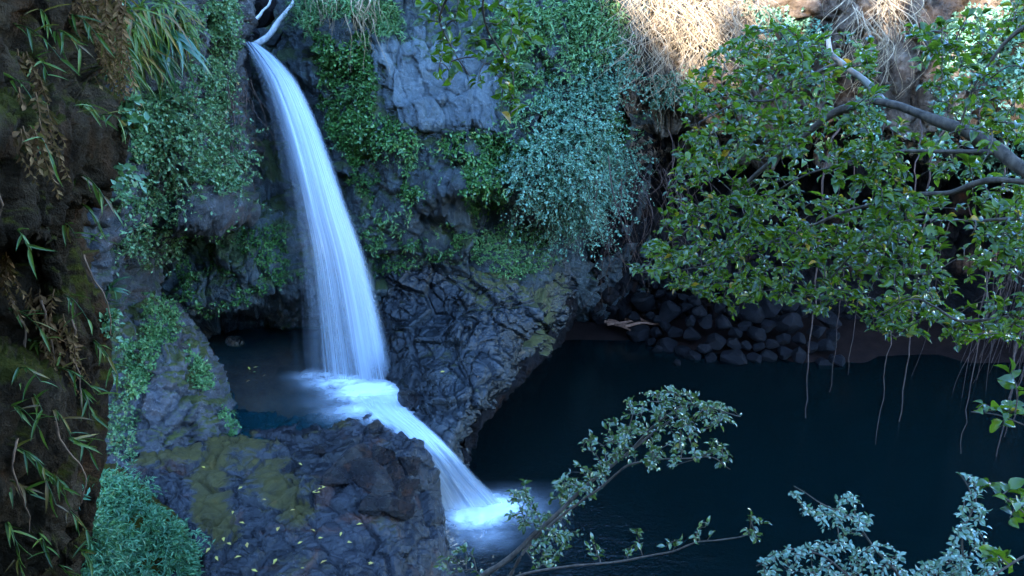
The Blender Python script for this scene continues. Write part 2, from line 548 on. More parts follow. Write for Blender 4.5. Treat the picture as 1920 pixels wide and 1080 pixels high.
def fall_mat(name, su, sv, seed, contrast=2.2):
    m, nt, out = newmat(name)
    b = NB(nt)
    uv = b.n('ShaderNodeTexCoord').outputs['UV']
    mp = b.n('ShaderNodeMapping', {0: uv, 1: (seed * 3.7, seed * 1.9, seed), 3: (su, sv, 1)}).outputs[0]
    mp2 = b.n('ShaderNodeMapping', {0: uv, 1: (seed * 5.1, seed * 2.9, seed), 3: (su * .28, sv * .6, 1)}).outputs[0]
    n1 = b.noise(mp, 1.0, 4, .62, .15)
    n2 = b.noise(mp2, 1.0, 3, .5, .1)
    nz = b.math('ADD', b.math('MULTIPLY', n1, .6), b.math('MULTIPLY', n2, .4))
    d = b.n('ShaderNodeAttribute', attribute_name='dens').outputs['Fac']
    e = b.n('ShaderNodeAttribute', attribute_name='edge').outputs['Fac']
    al = b.math('MULTIPLY_ADD', b.math('SUBTRACT', nz, .5), contrast, d, clamp=True)
    al = b.math('MULTIPLY', al, e, clamp=True)
    df = b.n('ShaderNodeBsdfDiffuse', {'Color': (.72, .76, .80, 1)})
    tl = b.n('ShaderNodeBsdfTranslucent', {'Color': (.72, .78, .84, 1)})
    ms = b.n('ShaderNodeMixShader', {0: .35, 1: df.outputs[0], 2: tl.outputs[0]})
    tr = b.n('ShaderNodeBsdfTransparent')
    mx = b.n('ShaderNodeMixShader', {0: al, 1: tr.outputs[0], 2: ms.outputs[0]})
    nt.links.new(mx.outputs[0], out.inputs[0])
    return m

# ------------------------------------------------------------------ rock relief functions
def rocky(amp=.35, size=1.0, cell=.22, fine=.05, stretch=(1.0, 1.0, .8)):
    def f(P):
        st = np.array(stretch)
        w = P + .30 * size * np.stack([fbm(P / size * .8 + 11 * a, 3) for a in range(3)], -1)
        h, e = facets(w / (size / st))
        h2, e2 = facets(w / (size * .4 / st), 1.0, 3)
        h3, e3 = facets((w + .05 * fbm(P * 4, 2)[..., None]) / (size * .15 / st), 1.0, 5)
        crack = .55 * (1 - np.minimum(e, .10) / .10) + .25 * (1 - np.minimum(e2, .12) / .12)
        return (amp * fbm(P * st / (2.6 * size), 4) + cell * (1.15 * h + .5 * h2 + .2 * h3 - .7 * crack) + fine * fbm(P * st / .16, 3))
    return f

def knobby(amp=.12, size=.34, big=.15):
    def f(P):
        w = P + .12 * np.stack([fbm(P * 1.7 + 5 * a, 2) for a in range(3)], -1)
        f1, f2, cv = worley(w / (size * np.array([1, 1, 1.3])))
        g1, g2, gv = worley(w / (size * 2.8), 4)
        k1, k2, kv = worley(w / (size * .42), 7)
        return big * fbm(P / 1.5, 3) + amp * .5 * (np.minimum(k2 - k1, .45) / .45 * .8 + .5 * (kv - .5)) + amp * (np.minimum(f2 - f1, .5) / .5 * .8 + .7 * (cv - .5)) + amp * 1.3 * (gv - .5) + .3 * amp * fbm(P / .1, 2)
    return f

def basalt(amp=.14, size=.8, knob=.04, big=.15):
    def f(P):
        w = P + .2 * size * np.stack([fbm(P / size + 9 * a, 3) for a in range(3)], -1)
        h, e = facets(w / size, .9, 2)
        h2, e2 = facets(w / (size * .42), .9, 6)
        h3, e3 = facets(w / (size * .2), .8, 8)
        mask = sst(fbm(P / .9 + 4.2, 3), -.25, .3)      # some stretches are smooth, some broken
        wk = P + .05 * np.stack([fbm(P * 5 + 3 * a, 2) for a in range(3)], -1)
        f1, f2, cv = worley(wk / .26, 7)                # water-worn knobs of two sizes
        g1, g2, gv = worley(wk / .13, 11)
        dome = np.sqrt(np.clip(1 - (f1 / .78)**2, 0, 1)) * (.35 + cv)
        dome2 = np.sqrt(np.clip(1 - (g1 / .78)**2, 0, 1)) * (.35 + gv)
        crack = .6 * (1 - np.minimum(e, .09) / .09) + .3 * (1 - np.minimum(e2, .12) / .12)
        return big * fbm(P / 1.6, 3) + amp * (h + .5 * h2 * (.3 + mask) - .8 * crack) + knob * (.35 + mask) * (dome + .55 * dome2)
    return f

def near_path(V, pts, width):    # 1 on a polyline, fading with distance
    P = smooth_path([PZ(*q) for q in pts], 60)
    d = np.full(len(V), 9.0)
    for p in P: d = np.minimum(d, np.sqrt(((V[:, :2] - p[:2])**2).sum(1)))
    return np.clip(1 - d / width, 0, 1)

# ------------------------------------------------------------------ the setting: cliffs
rows = np.array([-520, -250, -100, 0, 60, 120, 180, 240, 300, 360, 420, 470, 510, 545, 570, 590, 612, 650, 720])
cols = [250, 340, 400, 450, 490, 530, 600, 680, 760, 850, 930, 1000, 1060, 1110, 1160, 1220, 1300, 1400, 1500, 1620, 1740, 1860, 2050, 2300]
D = {   # forward distance (m) of the rock along each column, row by row
 250:  [24, 22, 21, 20, 20, 20, 20, 20, 20, 19.8, 19, 18.2, 17.6, 17.2, 17.0, 17.0, 17.2, 18.5, 19],
 340:  [24, 22, 21, 20, 20, 20, 20, 20, 20, 19.5, 18.6, 17.8, 17.4, 17.1, 17.0, 17.0, 17.6, 20.6, 21],
 400:  [26, 24, 22, 20.5, 20, 20, 20, 19.9, 19.7, 19.2, 18.4, 17.7, 17.4, 17.3, 17.4, 18.4, 20.6, 21, 21],
 450:  [30, 28, 26, 24.5, 22, 20.4, 20.2, 20.1, 19.9, 19.4, 18.6, 17.9, 17.6, 17.6, 18.2, 20.4, 20.9, 21, 21],
 490:  [30, 28, 26, 25, 23, 20.6, 20.4, 20.3, 20.1, 19.6, 18.8, 18.2, 17.9, 18.0, 18.9, 20.6, 21, 21, 21],
 530:  [30, 27, 25, 23, 21.5, 20.3, 20.3, 20.3, 20.1, 19.7, 19.1, 18.6, 18.3, 18.4, 19.6, 20.7, 21, 21, 21],
 600:  [27, 22, 20.5, 19.6, 19.3, 19.3, 19.5, 19.6, 19.6, 19.4, 19.1, 18.9, 18.7, 18.9, 19.8, 20.6, 20.9, 20.9, 20.9],
 680:  [27, 21.5, 20, 19.1, 18.8, 18.7, 18.8, 18.8, 18.8, 18.8, 18.8, 18.8, 18.8, 18.9, 19.2, 19.4, 19.6, 19.8, 20],
 760:  [27, 21.5, 20, 19.2, 18.9, 18.8, 18.7, 18.3, 18.4, 18.4, 18.5, 18.6, 18.9, 19.1, 19.3, 19.5, 19.8, 20, 20],
 850:  [27, 21.5, 20, 19.3, 19.0, 18.9, 18.8, 18.3, 18.3, 18.0, 19.2, 19.0, 19.0, 19.2, 19.5, 19.7, 19.9, 20, 20],
 930:  [27, 21.5, 20, 19.2, 18.9, 18.8, 18.6, 18.2, 18.2, 18.0, 19.7, 19.2, 19.3, 19.5, 19.7, 20, 20.2, 20.4, 20.5],
 1000: [27, 21.5, 19.8, 19.0, 18.7, 18.6, 18.5, 18.4, 18.3, 18.4, 20.4, 19.9, 20.0, 20.2, 20.5, 20.8, 21, 21, 21],
 1060: [27, 21.5, 19.8, 19.2, 18.9, 18.8, 18.7, 18.6, 18.6, 18.9, 20.2, 21.0, 21.4, 21.8, 22.2, 22.6, 23, 23.5, 24],
 1110: [27, 22, 20.0, 19.4, 19.2, 19.1, 19.0, 19.0, 19.2, 19.8, 21.8, 23.6, 24.4, 25, 25.6, 26, 26.2, 26.6, 26.6],
 1160: [27, 22, 20.2, 19.6, 19.4, 19.5, 19.6, 19.9, 21.4, 22.6, 24, 25, 25.6, 26, 26.2, 26.4, 26.6, 26.8, 26.8],
 1220: [27, 22, 20.4, 19.8, 19.7, 19.9, 20.4, 23.0, 24.4, 25.2, 25.8, 26.0, 26.2, 26.4, 26.4, 26.4, 26.6, 26.8, 26.8],
 1300: [27, 22, 20.6, 20.1, 20.0, 20.2, 20.6, 22.8, 24.6, 25.4, 25.8, 26, 26, 26, 26, 26, 26, 26, 26],
 1400: [27, 22, 20.8, 20.3, 20.3, 20.4, 20.6, 21.4, 24.0, 25.2, 25.8, 26, 26, 26, 26, 26, 26, 26, 26],
 1500: [27, 22, 20.8, 20.4, 20.4, 20.5, 20.6, 20.9, 22.4, 25, 25.6, 26, 26, 26, 26, 26, 26, 26, 26],
 1620: [27, 22, 20.6, 20.2, 20.2, 20.2, 20.4, 20.6, 21.6, 24.6, 25.4, 26, 26, 26, 26, 26, 26, 26, 26],
 1740: [27, 22, 20.6, 20.0, 19.9, 19.9, 20.0, 20.3, 21.4, 24.4, 25.2, 26, 26, 26, 26, 26, 26, 26, 26],
 1860: [27, 22, 20.4, 19.8, 19.7, 19.7, 19.8, 20.2, 21.2, 24, 25, 26, 26, 26, 26, 26, 26, 26, 26],
 2050: [27, 22, 20, 19.4, 19.3, 19.3, 19.4, 19.8, 20.6, 23, 24, 25, 26, 26, 26, 26, 26, 26, 26],
 2300: [27, 21, 19, 18.6, 18.5, 18.5, 18.5, 18.6, 19, 20, 21, 22, 22, 22, 22, 22, 22, 22, 22]}

for c_ in (930, 1000, 1060, 1110):     # behind the spur the rock runs back into the recess
    D[c_][14:] = [max(v, 25.5 + .4 * i) if c_ > 930 else v + 1.5 for i, v in enumerate(D[c_][14:])]

def split_back(c0, c1, r0=0, r1=None):
    cc = cols[c0:c1]
    return np.stack([PY(np.full(len(rows[r0:r1]), c), rows[r0:r1], np.array(D[c], float)[r0:r1]) for c in cc], 1)

patch('cliff_back', split_back(0, 16), 300, 420, rocky(.3, 1.0, .26), M['cliff'],
      'dark mossy rock cliff that the waterfall pours over', 'cliff')
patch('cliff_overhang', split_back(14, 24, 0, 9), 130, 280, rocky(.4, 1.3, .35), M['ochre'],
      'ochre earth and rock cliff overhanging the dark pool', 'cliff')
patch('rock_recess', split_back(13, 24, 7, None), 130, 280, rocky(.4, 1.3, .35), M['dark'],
      'dark sheltered rock wall with painted shade under the overhanging cliff', 'cliff')

C = [[(680, 30, 19.6), (760, 20, 19.3), (850, 30, 19.4), (940, 40, 19.3), (1010, 50, 19.6)],
     [(670, 100, 19.2), (730, 85, 18.78), (830, 90, 18.72), (920, 95, 18.7), (990, 110, 19.0)],
     [(670, 160, 19.2), (735, 165, 18.6), (830, 165, 18.55), (915, 170, 18.5), (985, 180, 18.9)],
     [(680, 220, 19.1), (750, 225, 18.32), (830, 232, 18.28), (905, 235, 18.25), (970, 245, 18.7)],
     [(700, 275, 19.2), (760, 270, 18.5), (830, 275, 18.45), (900, 280, 18.45), (950, 285, 18.9)]]
patch('rock_face', np.array([[PY(*q) for q in r] for r in C]), 130, 170, rocky(.22, 1.3, .2, .03, (1, 1, .6)), M['face'],
      'bare pale grey rock face high between the creepers', 'rock')

# cliff beside the fall
brow = [-300, -100, 0, 60, 120, 180, 240, 300, 360, 410, 445, 480, 530, 600]
bpx = np.array([90, 190, 255, 315, 370, 415, 452, 482], float)
bY = np.array([12.3, 13.0, 14.0, 14.8, 15.6, 16.4, 17.6, 20.6])
C = []
for r in brow:
    px = bpx.copy(); Yv = bY.copy()
    if 100 <= r <= 240: px[4:] -= np.array([0, 15, 12, 8]); Yv[5] += .8
    if r >= 445: px = 90 + (px - 90) * .62; Yv[3:] += .6
    if 330 < r < 445: Yv[4:7] -= .5
    if r < 0: Yv += .004 * -r
    C.append(PY(px, np.full(8, r), Yv))
patch('cliff_left', np.array(C), 230, 170, rocky(.3, 1.0, .3), M['left'],
      'pinkish grey rock cliff beside the waterfall', 'cliff')

# outcrop at the foot
C = [[(120, 500, 15.0), (220, 520, 15.8), (285, 545, 16.4), (338, 580, 17.2), (345, 600, 19)],
     [(120, 600, 14.6), (220, 610, 15.0), (300, 615, 15.3), (368, 635, 16.0), (380, 645, 18.6)],
     [(120, 700, 14.0), (220, 700, 14.3), (310, 700, 14.5), (398, 700, 15.4), (415, 705, 17.8)],
     [(120, 780, 13.6), (220, 780, 13.8), (320, 780, 14.0), (425, 770, 14.9), (443, 768, 16.9)],
     [(120, 830, 13.2), (230, 835, 13.4), (330, 832, 13.7), (432, 812, 14.6), (455, 802, 15.8)],
     [(120, 900, 13.2), (230, 900, 13.3), (330, 890, 13.6), (430, 850, 14.4), (470, 832, 15.3)]]
C = np.array([[PY(*q) for q in r] for r in C])
patch('rock_outcrop', C, 150, 120, rocky(.16, .55, .13, .04), M['outcrop'], 'rounded grey rock outcrop at the edge of the small basin', 'rock')

# near cliff wall
arow = [-400, -150, 0, 100, 180, 225, 300, 380, 440, 470, 540, 640, 750, 900, 1000, 1080, 1300, 1600]
aedge = [245, 220, 178, 168, 180, 204, 194, 146, 130, 135, 155, 168, 166, 166, 152, 134, 104, 64]
C = []
for r, e in zip(arow, aedge):
    px = np.array([-420, -200, -60, 40, 100, e - 45, e - 12, e, e + 6], float)
    Yv = np.array([2.6, 3.9, 4.6, 5.1, 5.4, 5.8, 6.1, 6.8, 9.5])
    if 225 <= r <= 440: Yv[2:6] -= .35
    if 470 <= r <= 640: Yv[1:5] += .7
    if r > 900: Yv = Yv + .002 * (r - 900)
    if r < 180: Yv[3:7] += .35
    C.append(PY(px, np.full(9, r), Yv))
patch('cliff_near', np.array(C), 300, 190, rocky(.18, .45, .13, .02, (1, 1, .34)), M['near'], 'dark brown rock wall hung with ferns close by', 'cliff')

# mound of ferns
C = [[(90, 850, 12.4), (190, 862, 12.2), (235, 880, 12.2), (280, 930, 12.2), (300, 950, 12.6)],
     [(90, 900, 11.2), (190, 905, 11.3), (250, 930, 11.4), (320, 970, 11.5), (350, 985, 12.0)],
     [(90, 980, 10.4), (190, 980, 10.5), (260, 985, 10.7), (345, 1010, 10.9), (375, 1030, 11.3)],
     [(90, 1080, 9.9), (190, 1080, 10.0), (270, 1080, 10.1), (350, 1075, 10.35), (385, 1065, 10.8)],
     [(90, 1250, 9.2), (190, 1250, 9.2), (270, 1250, 9.2), (350, 1200, 9.6), (400, 1140, 10.3)]]
C = np.array([[PY(*q) for q in r] for r in C])
patch('fern_mound', C, 90, 80, rocky(.12, .5, .08, .03), M['near'], 'low earth mound under the ferns', 'mound')

# platform between basin and pool
C = [[(100, 740, 1.2), (300, 765, 1.5), (430, 775, 1.55), (560, 785, 1.5), (670, 775, 1.6), (735, 785, 1.4)],
     [(100, 820, 2.3), (300, 835, 2.15), (445, 825, 2.10), (560, 822, 2.04), (675, 806, 2.1), (750, 822, 1.85)],
     [(100, 900, 2.5), (300, 890, 2.25), (430, 880, 2.15), (560, 880, 2.12), (680, 862, 2.22), (795, 864, 1.75)],
     [(100, 980, 2.4), (300, 980, 2.1), (430, 970, 2.05), (580, 960, 2.08), (705, 935, 2.10), (804, 930, 1.35)],
     [(100, 1080, 2.2), (280, 1080, 2.0), (430, 1080, 2.0), (600, 1070, 2.0), (735, 1030, 1.9), (822, 1012, 1.1)],
     [(50, 1300, 2.0), (250, 1300, 2.0), (430, 1300, 2.0), (600, 1300, 1.9), (700, 1250, 1.8), (790, 1200, 1.0)]]
C = [[PZ(*q) for q in r] for r in C]
for r in C:
    e = r[-1]
    r.append(np.array([e[0] + .22, e[1] + .05, .15])); r.append(np.array([e[0] + .25, e[1] + .1, -1.5]))
patch('rock_platform', np.array(C), 400, 420, basalt(.13, .8, .06, .13), M['platform'],
      'wet knobbly basalt platform between the basin and the pool', 'rock',
      attrs={'mossy': lambda V: .40 * np.maximum(near_path(V, [(455, 815, 2.1), (400, 860, 2.1), (395, 930, 2.1), (420, 990, 2.1)], .45), np.maximum(.6 * near_path(V, [(470, 830, 2.1), (500, 900, 2.1), (560, 960, 2.1)], .7), near_path(V, [(290, 870, 2.2), (360, 855, 2.2)], .5)))})

# apron and spur beside the fall
C = [[(660, 505, 19.6), (760, 490, 19.2), (850, 490, 19.2), (940, 500, 19.6), (1005, 505, 20.2), (1058, 478, 21.2)],
     [(690, 600, 18.9), (760, 585, 18.6), (850, 575, 18.5), (940, 570, 18.9), (1010, 570, 19.8), (1078, 570, 21.6)],
     [(715, 690, 17.8), (780, 670, 17.6), (840, 655, 17.5), (900, 650, 17.7), (958, 640, 18.6), (1045, 625, 21.4)],
     [(745, 748, 16.8), (785, 740, 16.5), (830, 730, 16.2), (870, 730, 16.1), (908, 732, 16.3), (975, 690, 19.2)],
     [(768, 790, 15.5), (795, 795, 15.2), (820, 805, 15.0), (836, 815, 14.9), (848, 824, 14.9), (895, 790, 17.2)],
     [(760, 840, 15.0), (790, 850, 15.0), (815, 855, 15.0), (835, 862, 15.1), (848, 872, 15.2), (870, 870, 16.2)]]
wl = [(1100, 602), (1092, 618), (1066, 650), (985, 735), (893, 830), (868, 900)]
C = [[PY(*q) for q in r] + [PZ(w[0], w[1], -.1)] for r, w in zip(C, wl)]
for r in C: r.append(r[-1] + np.array([-.3, 0, -1.5]))
patch('rock_spur', np.array(C)[:, :6], 360, 340, basalt(.22, 1.0, .07, .2), M['wet'], 'wet dark rock slope between waterfall and pool', 'rock',
      attrs={'mossy': lambda V: .36 * near_path(V, [(890, 505, 4.2), (960, 530, 3.7), (1005, 560, 3.3), (1035, 600, 2.4)], .95)})
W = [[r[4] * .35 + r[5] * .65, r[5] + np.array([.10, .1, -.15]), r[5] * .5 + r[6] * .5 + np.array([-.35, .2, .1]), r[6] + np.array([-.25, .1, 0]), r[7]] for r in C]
patch('spur_wall', np.array(W), 200, 90, rocky(.12, .7, .14, .02), M['dark'], 'undercut rock wall with shade painted black dropping from the spur into the pool', 'rock')  # shade of the undercut face is painted by the darker rock colour

# ------------------------------------------------------------------ pool beds and unseen rim added for shade
def sheet(name, x0, x1, y0, y1, nx, ny, zf, mat, label, cat, kind='structure', attr=None, solid=False, clip=None):
    X, Y = np.meshgrid(np.linspace(x0, x1, nx), np.linspace(y0, y1, ny))
    V = np.stack([X, Y, zf(X, Y)], -1).reshape(-1, 3)
    F = grid_faces(ny, nx)[:, ::-1]
    if clip is not None:
        cp = [tuple(PZ(a, b, 2.0)[:2]) for a, b in clip]
        F = F[inpoly(V[:, :2], cp)[F].all(1)]
    at = {k: f(V[:, 0], V[:, 1]) for k, f in (attr or {}).items()}
    me = mesh(name, V, F, mat, attrs=at)
    if solid: SOLIDS.append((V, F))
    return tag(link(name, me), label, cat, None, kind)

def shore(X, Y):                 # distance towards the far bank
    lim = np.interp(X, [-3, 0, 2, 4, 6, 12, 30], [23, 24.5, 25.2, 25.0, 23.4, 23.2, 23])
    return lim - Y
def bedz(X, Y):
    d = shore(X, Y)
    return -3.2 * sst(d, -.3, 4.2) + .35 * sst(-d, 0, 2.5) + .12 * vnoise(np.stack([X, Y, 0 * X], -1) * 1.1)
sheet('pool_bed', -4, 40, -20, 28.5, 110, 130, bedz, M['silt'], 'brown silty bed of the dark pool', 'pool bed', solid=True)
BASIN = [(250, 570), (560, 545), (690, 600), (745, 690), (790, 770), (775, 806), (735, 822), (690, 826), (560, 840), (440, 840), (380, 810)]
sheet('basin_bed', -10, -1.6, 12.6, 23, 120, 140,
      lambda X, Y: 1.95 - 1.5 * np.exp(-((X + 3.9) / 2.2)**2 - ((Y - 17.0) / 1.7)**2) - .04 * np.abs(vnoise(np.stack([X, Y, 0 * X], -1) * 1.6)) - .35 * sst(-Y, -15.6, -14.4),
      M['bed'], 'reddish brown bed of the small basin', 'basin bed', clip=BASIN)

def ridge(P):
    return .9 * fbm(P / 3.0, 4) + .5 * fbm(P / .9, 2)
xs = [-70, -50, -36, -31, -27, -23, -19, -15, -9, 0, 15, 40, 70]
hs = [54, 48, 44, 41, 38, 32, 26, 24.6, 24.0, 23.5, 23.5, 23.5, 24]  # unseen ridge, heights shaped to set the shadow line on the cliff
C = np.array([[(x, -30 - .02 * abs(x), -4) for x in xs], [(x, -30.5, h * .5) for x, h in zip(xs, hs)], [(x, -31, h) for x, h in zip(xs, hs)], [(x, -60, h + 2) for x, h in zip(xs, hs)]], float)
patch('shade_rim', C, 90, 200, ridge, M['rim'], 'unseen gorge wall added opposite the waterfall to block the sun', 'cliff', solid=False)

def shade_foliage():  # unseen leaves added behind the camera, gaps shaped for the sun spots
    n = 14000
    x = RNG.uniform(-34, 14, n)
    top = np.interp(x, [-34, -25, -21, -18.6, -17.4, -15.3, -14.4, -12.5, -11.9, -11.2, -10.6, -10.0, -9.0, -8.4, -5, 14],
                    [46, 41, 36, 30.0, 27.3, 27.6, 31.0, 32.0, 29.8, 29.8, 32, 27.8, 27.8, 32, 32, 32])
    top = top + .8 * fbm(np.stack([x * .8, 0 * x, 0 * x], -1), 3)
    lo = np.interp(x, xs, hs) - 1
    z = lo + (top - lo) * RNG.random(n) ** .9
    y = -31.5 - 2.5 * RNG.random(n)
    P = np.stack([x, y, z], -1)
    P = P[fbm(P / 1.3, 3) > -.30]
    m = len(P)
    o = link('shade_foliage', leaves_mesh('shade_foliage', P, RNG.normal(size=(m, 3)), RNG.normal(size=(m, 3)), RNG.uniform(.5, 1.1, m), .7, 'small', M['g_cliff']))
    tag(o, 'unseen foliage added along the opposite gorge wall to dapple the sun', 'forest', None, 'stuff')
shade_foliage()
C = np.array([[(x, y, (8.2 - 1.08 * y if y > 0 else 8.2 - .12 * y) + max(0, x - 6.5) * .9 + (.25 * math.sin(x * 1.7 + y))) for x in (-6, -3.5, -1, 1.5, 4, 6.5, 9, 13)] for y in (-9, -5, -2, 0, 1.5, 3, 4.5, 6, 7.5, 9.5)], float)
patch('near_bank', C, 120, 160, rocky(.2, .8, .14, .03), M['near'], 'steep earth bank that the near trees and shrubs grow from', 'bank', solid=False)
build_bvh()

# ------------------------------------------------------------------ water
ripl = lambda x, y: np.clip(.14 + 1.2 * np.exp(-((x + .3)**2 + (y - 14.5)**2) / 12.0), 0, 1.2)
M['pool'] = water_mat('pool_water', (.10, .22, .27), (.0028, .010, .0098), 1.0, 2.6)
M['basin'] = water_mat('basin_water', (.75, .88, .88), (.004, .055, .068), .8, 4.0, .26)
sheet('pool_water', -4, 40, -20, 28.5, 90, 90, lambda X, Y: 0 * X, M['pool'], 'dark still water of the plunge pool', 'pool',
      attr={'ripple': ripl})
sheet('basin_water', -10, -1.7, 13.4, 23, 140, 150, lambda X, Y: 2.0 + 0 * X, M['basin'], 'small blue green basin under the waterfall', 'basin',
      clip=BASIN, attr={'ripple': lambda x, y: np.clip(.25 + np.exp(-((x + 3.2)**2 + (y - 17.2)**2) / 4), 0, 1)})

def fall_sheet(parent, name, L, R, Ys, nv, nu, mat, bulge, dens, yoff=0.0, wob=.04):
    L = catmull(np.array(L, float), nv, 0); R = catmull(np.array(R, float), nv, 0); Ys = catmull(np.array(Ys, float)[:, None], nv, 0)[:, 0]
    u = np.linspace(0, 1, nu)[None]; v = np.linspace(0, 1, nv)[:, None]
    px = L[:, :1] * (1 - u) + R[:, :1] * u
    py = L[:, 1:] * (1 - u) + R[:, 1:] * u
    Y = Ys[:, None] + yoff - bulge * np.sin(np.pi * u) * (.35 + .65 * v)
    Y = Y + wob * vnoise(np.stack([u * 14 + 0 * v, v * 2.0 + 0 * u, 0 * u * v + yoff * 10], -1))
    V = PY(px, py, Y).reshape(-1, 3)
    U, Vv = np.broadcast_arrays(u, v)
    d, e = dens(U, Vv)
    me = mesh(name, V, grid_faces(nv, nu), mat, uv=np.stack([U.ravel(), Vv.ravel()], -1), attrs={'dens': d.ravel(), 'edge': e.ravel()})
    return link(name, me, parent)

wf = empty('waterfall', PY(670, 720, 17.6), 'tall white waterfall dropping in one long curve into the basin', 'waterfall')
FL = [(458, 76), (474, 104), (496, 150), (520, 225), (542, 315), (558, 400), (570, 480), (580, 580), (588, 660), (596, 735)]
FR = [(482, 82), (516, 106), (556, 150), (594, 225), (626, 310), (654, 390), (684, 470), (712, 570), (730, 650), (746, 725)]
FY = [20.3, 19.9, 19.3, 18.9, 18.6, 18.4, 18.2, 18.0, 17.85, 17.7]
def dens_main(u, v):
    d = 1.3 - 1.12 * sst(v, .22, .8) * (1 - .6 * sst(u, .4, .9))
    e = sst(u, 0, .2 + .35 * v) * sst(1 - u, 0, .2) * sst(1 - v, 0, .12)
    return d, e
def dens_veil(u, v):
    return .30 - .10 * v + .35 * (1 - sst(v, 0, .3)), sst(u, 0, .25) * sst(1 - u, 0, .15) * sst(1 - v, 0, .07)
fall_sheet(wf, 'water_sheet', FL, FR, FY, 160, 60, fall_mat('fall_a', 15, .9, 1, 1.5), .25, dens_main)
fall_sheet(wf, 'water_sheet', [(x + 4, y) for x, y in FL], [(x - 6, y) for x, y in FR], FY, 160, 60, fall_mat('fall_b', 24, 1.2, 2, 1.8), .3, dens_veil, .22)
fall_sheet(wf, 'water_veil', [(x - 4 - 5 * i, y) for i, (x, y) in enumerate(FL)], [(x + 3, y) for x, y in FR], FY, 160, 60, fall_mat('fall_c', 34, .9, 3, 2.2), .2, 
           lambda u, v: (.12 + .25 * sst(u, .2, .6) + .35 * (1 - sst(v, 0, .25)), sst(u, 0, .3) * sst(1 - u, 0, .2)), -.12)
cw = empty('cascade', PZ(885, 960, 0), 'short white cascade running from the basin down into the pool', 'waterfall')
CL = [(640, 735), (690, 778), (728, 805), (752, 832), (776, 862), (800, 905), (822, 962)]
CR = [(752, 730), (768, 768), (800, 796), (832, 826), (862, 858), (896, 895), (948, 942)]
Cz = [2.06, 2.07, 2.06, 1.98, 1.65, 1.0, .02]
CYs = [float((CAM_H - z) / tpy((l[1] + r[1]) / 2)) for z, l, r in zip(Cz, CL, CR)]
fall_sheet(cw, 'water_sheet', CL, CR, CYs, 110, 50, fall_mat('cascade_a', 11, 1.4, 5, 1.4), .12,
           lambda u, v: (1.0 - .5 * sst(v, .45, .9) * (1 - .7 * sst(u, .25, .7)), sst(u, 0, .2) * sst(1 - u, 0, .14) * sst(v, 0, .1)))
fall_sheet(cw, 'water_veil', [(x - 8, y) for x, y in CL], [(x + 4, y) for x, y in CR], CYs, 110, 50, fall_mat('cascade_b', 20, 1.2, 6, 1.8), .05,
           lambda u, v: (.45 - .2 * v, sst(u, 0, .25) * sst(1 - u, 0, .2) * sst(v, 0, .15)), -.1)

def foam_mat(name, scale, seed):
    m, nt, out = newmat(name)
    b = NB(nt)
    co = b.n('ShaderNodeTexCoord').outputs['Object']
    n = b.noise(co, scale, 6, .65, .8)
    d = b.n('ShaderNodeAttribute', attribute_name='dens').outputs['Fac']
    k = b.math('MULTIPLY_ADD', b.math('SUBTRACT', n, .5), 2.6, 1.0, clamp=False)
    k = b.math('MAXIMUM', k, 0.0)
    al = b.math('MULTIPLY', b.math('POWER', d, 1.55), k, clamp=True)
    df = b.n('ShaderNodeBsdfDiffuse', {'Color': (.8, .83, .86, 1)})
    tr = b.n('ShaderNodeBsdfTransparent')
    mx = b.n('ShaderNodeMixShader', {0: al, 1: tr.outputs[0], 2: df.outputs[0]})
    nt.links.new(mx.outputs[0], out.inputs[0])
    return m

def foam(name, parent, blobs, z, n, mat, lift):
    c = np.array([PZ(b[0], b[1], z) for b in blobs])
    r = np.array([[b[2], b[3]] for b in blobs])          # radii in metres (x, y)
    lo = (c[:, :2] - 1.6 * r).min(0); hi = (c[:, :2] + 1.6 * r).max(0)
    X, Y = np.meshgrid(np.linspace(lo[0], hi[0], n), np.linspace(lo[1], hi[1], n))
    d = 0
    for (cx, cy, _), (rx, ry), b in zip(c, r, blobs):
        d = np.maximum(d, b[4] * np.exp(-1.0 * (((X - cx) / rx)**2 + ((Y - cy) / ry)**2)))
    Pn = np.stack([X, Y, 0 * X], -1)
    Z = z + .012 + lift * d * (.6 + .6 * fbm(Pn * 3, 3))
    edge = np.minimum.reduce([X - lo[0], hi[0] - X, Y - lo[1], hi[1] - Y])
    d = d * sst(edge, 0, .3)
    me = mesh(name, np.stack([X, Y, Z], -1).reshape(-1, 3), grid_faces(n, n)[:, ::-1], mat, attrs={'dens': d.ravel()})
    return link(name, me, parent)
foam('foam', wf, [(690, 735, .85, .65, 1.35), (640, 718, .8, .5, .95), (730, 765, .55, .75, 1.35), (600, 706, .7, .35, .6), (680, 770, .8, .55, .75), (640, 750, .9, .6, .3)], 2.0, 110, foam_mat('basin_foam', 3.2, 1), .05)
foam('foam', cw, [(892, 968, .68, .48, 1.45), (932, 953, .58, .5, 1.35), (870, 972, .35, .3, .8), (900, 1000, .8, .6, .42), (960, 955, .9, .8, .4)], 0.0, 120, foam_mat('pool_foam', 4.0, 2), .06)
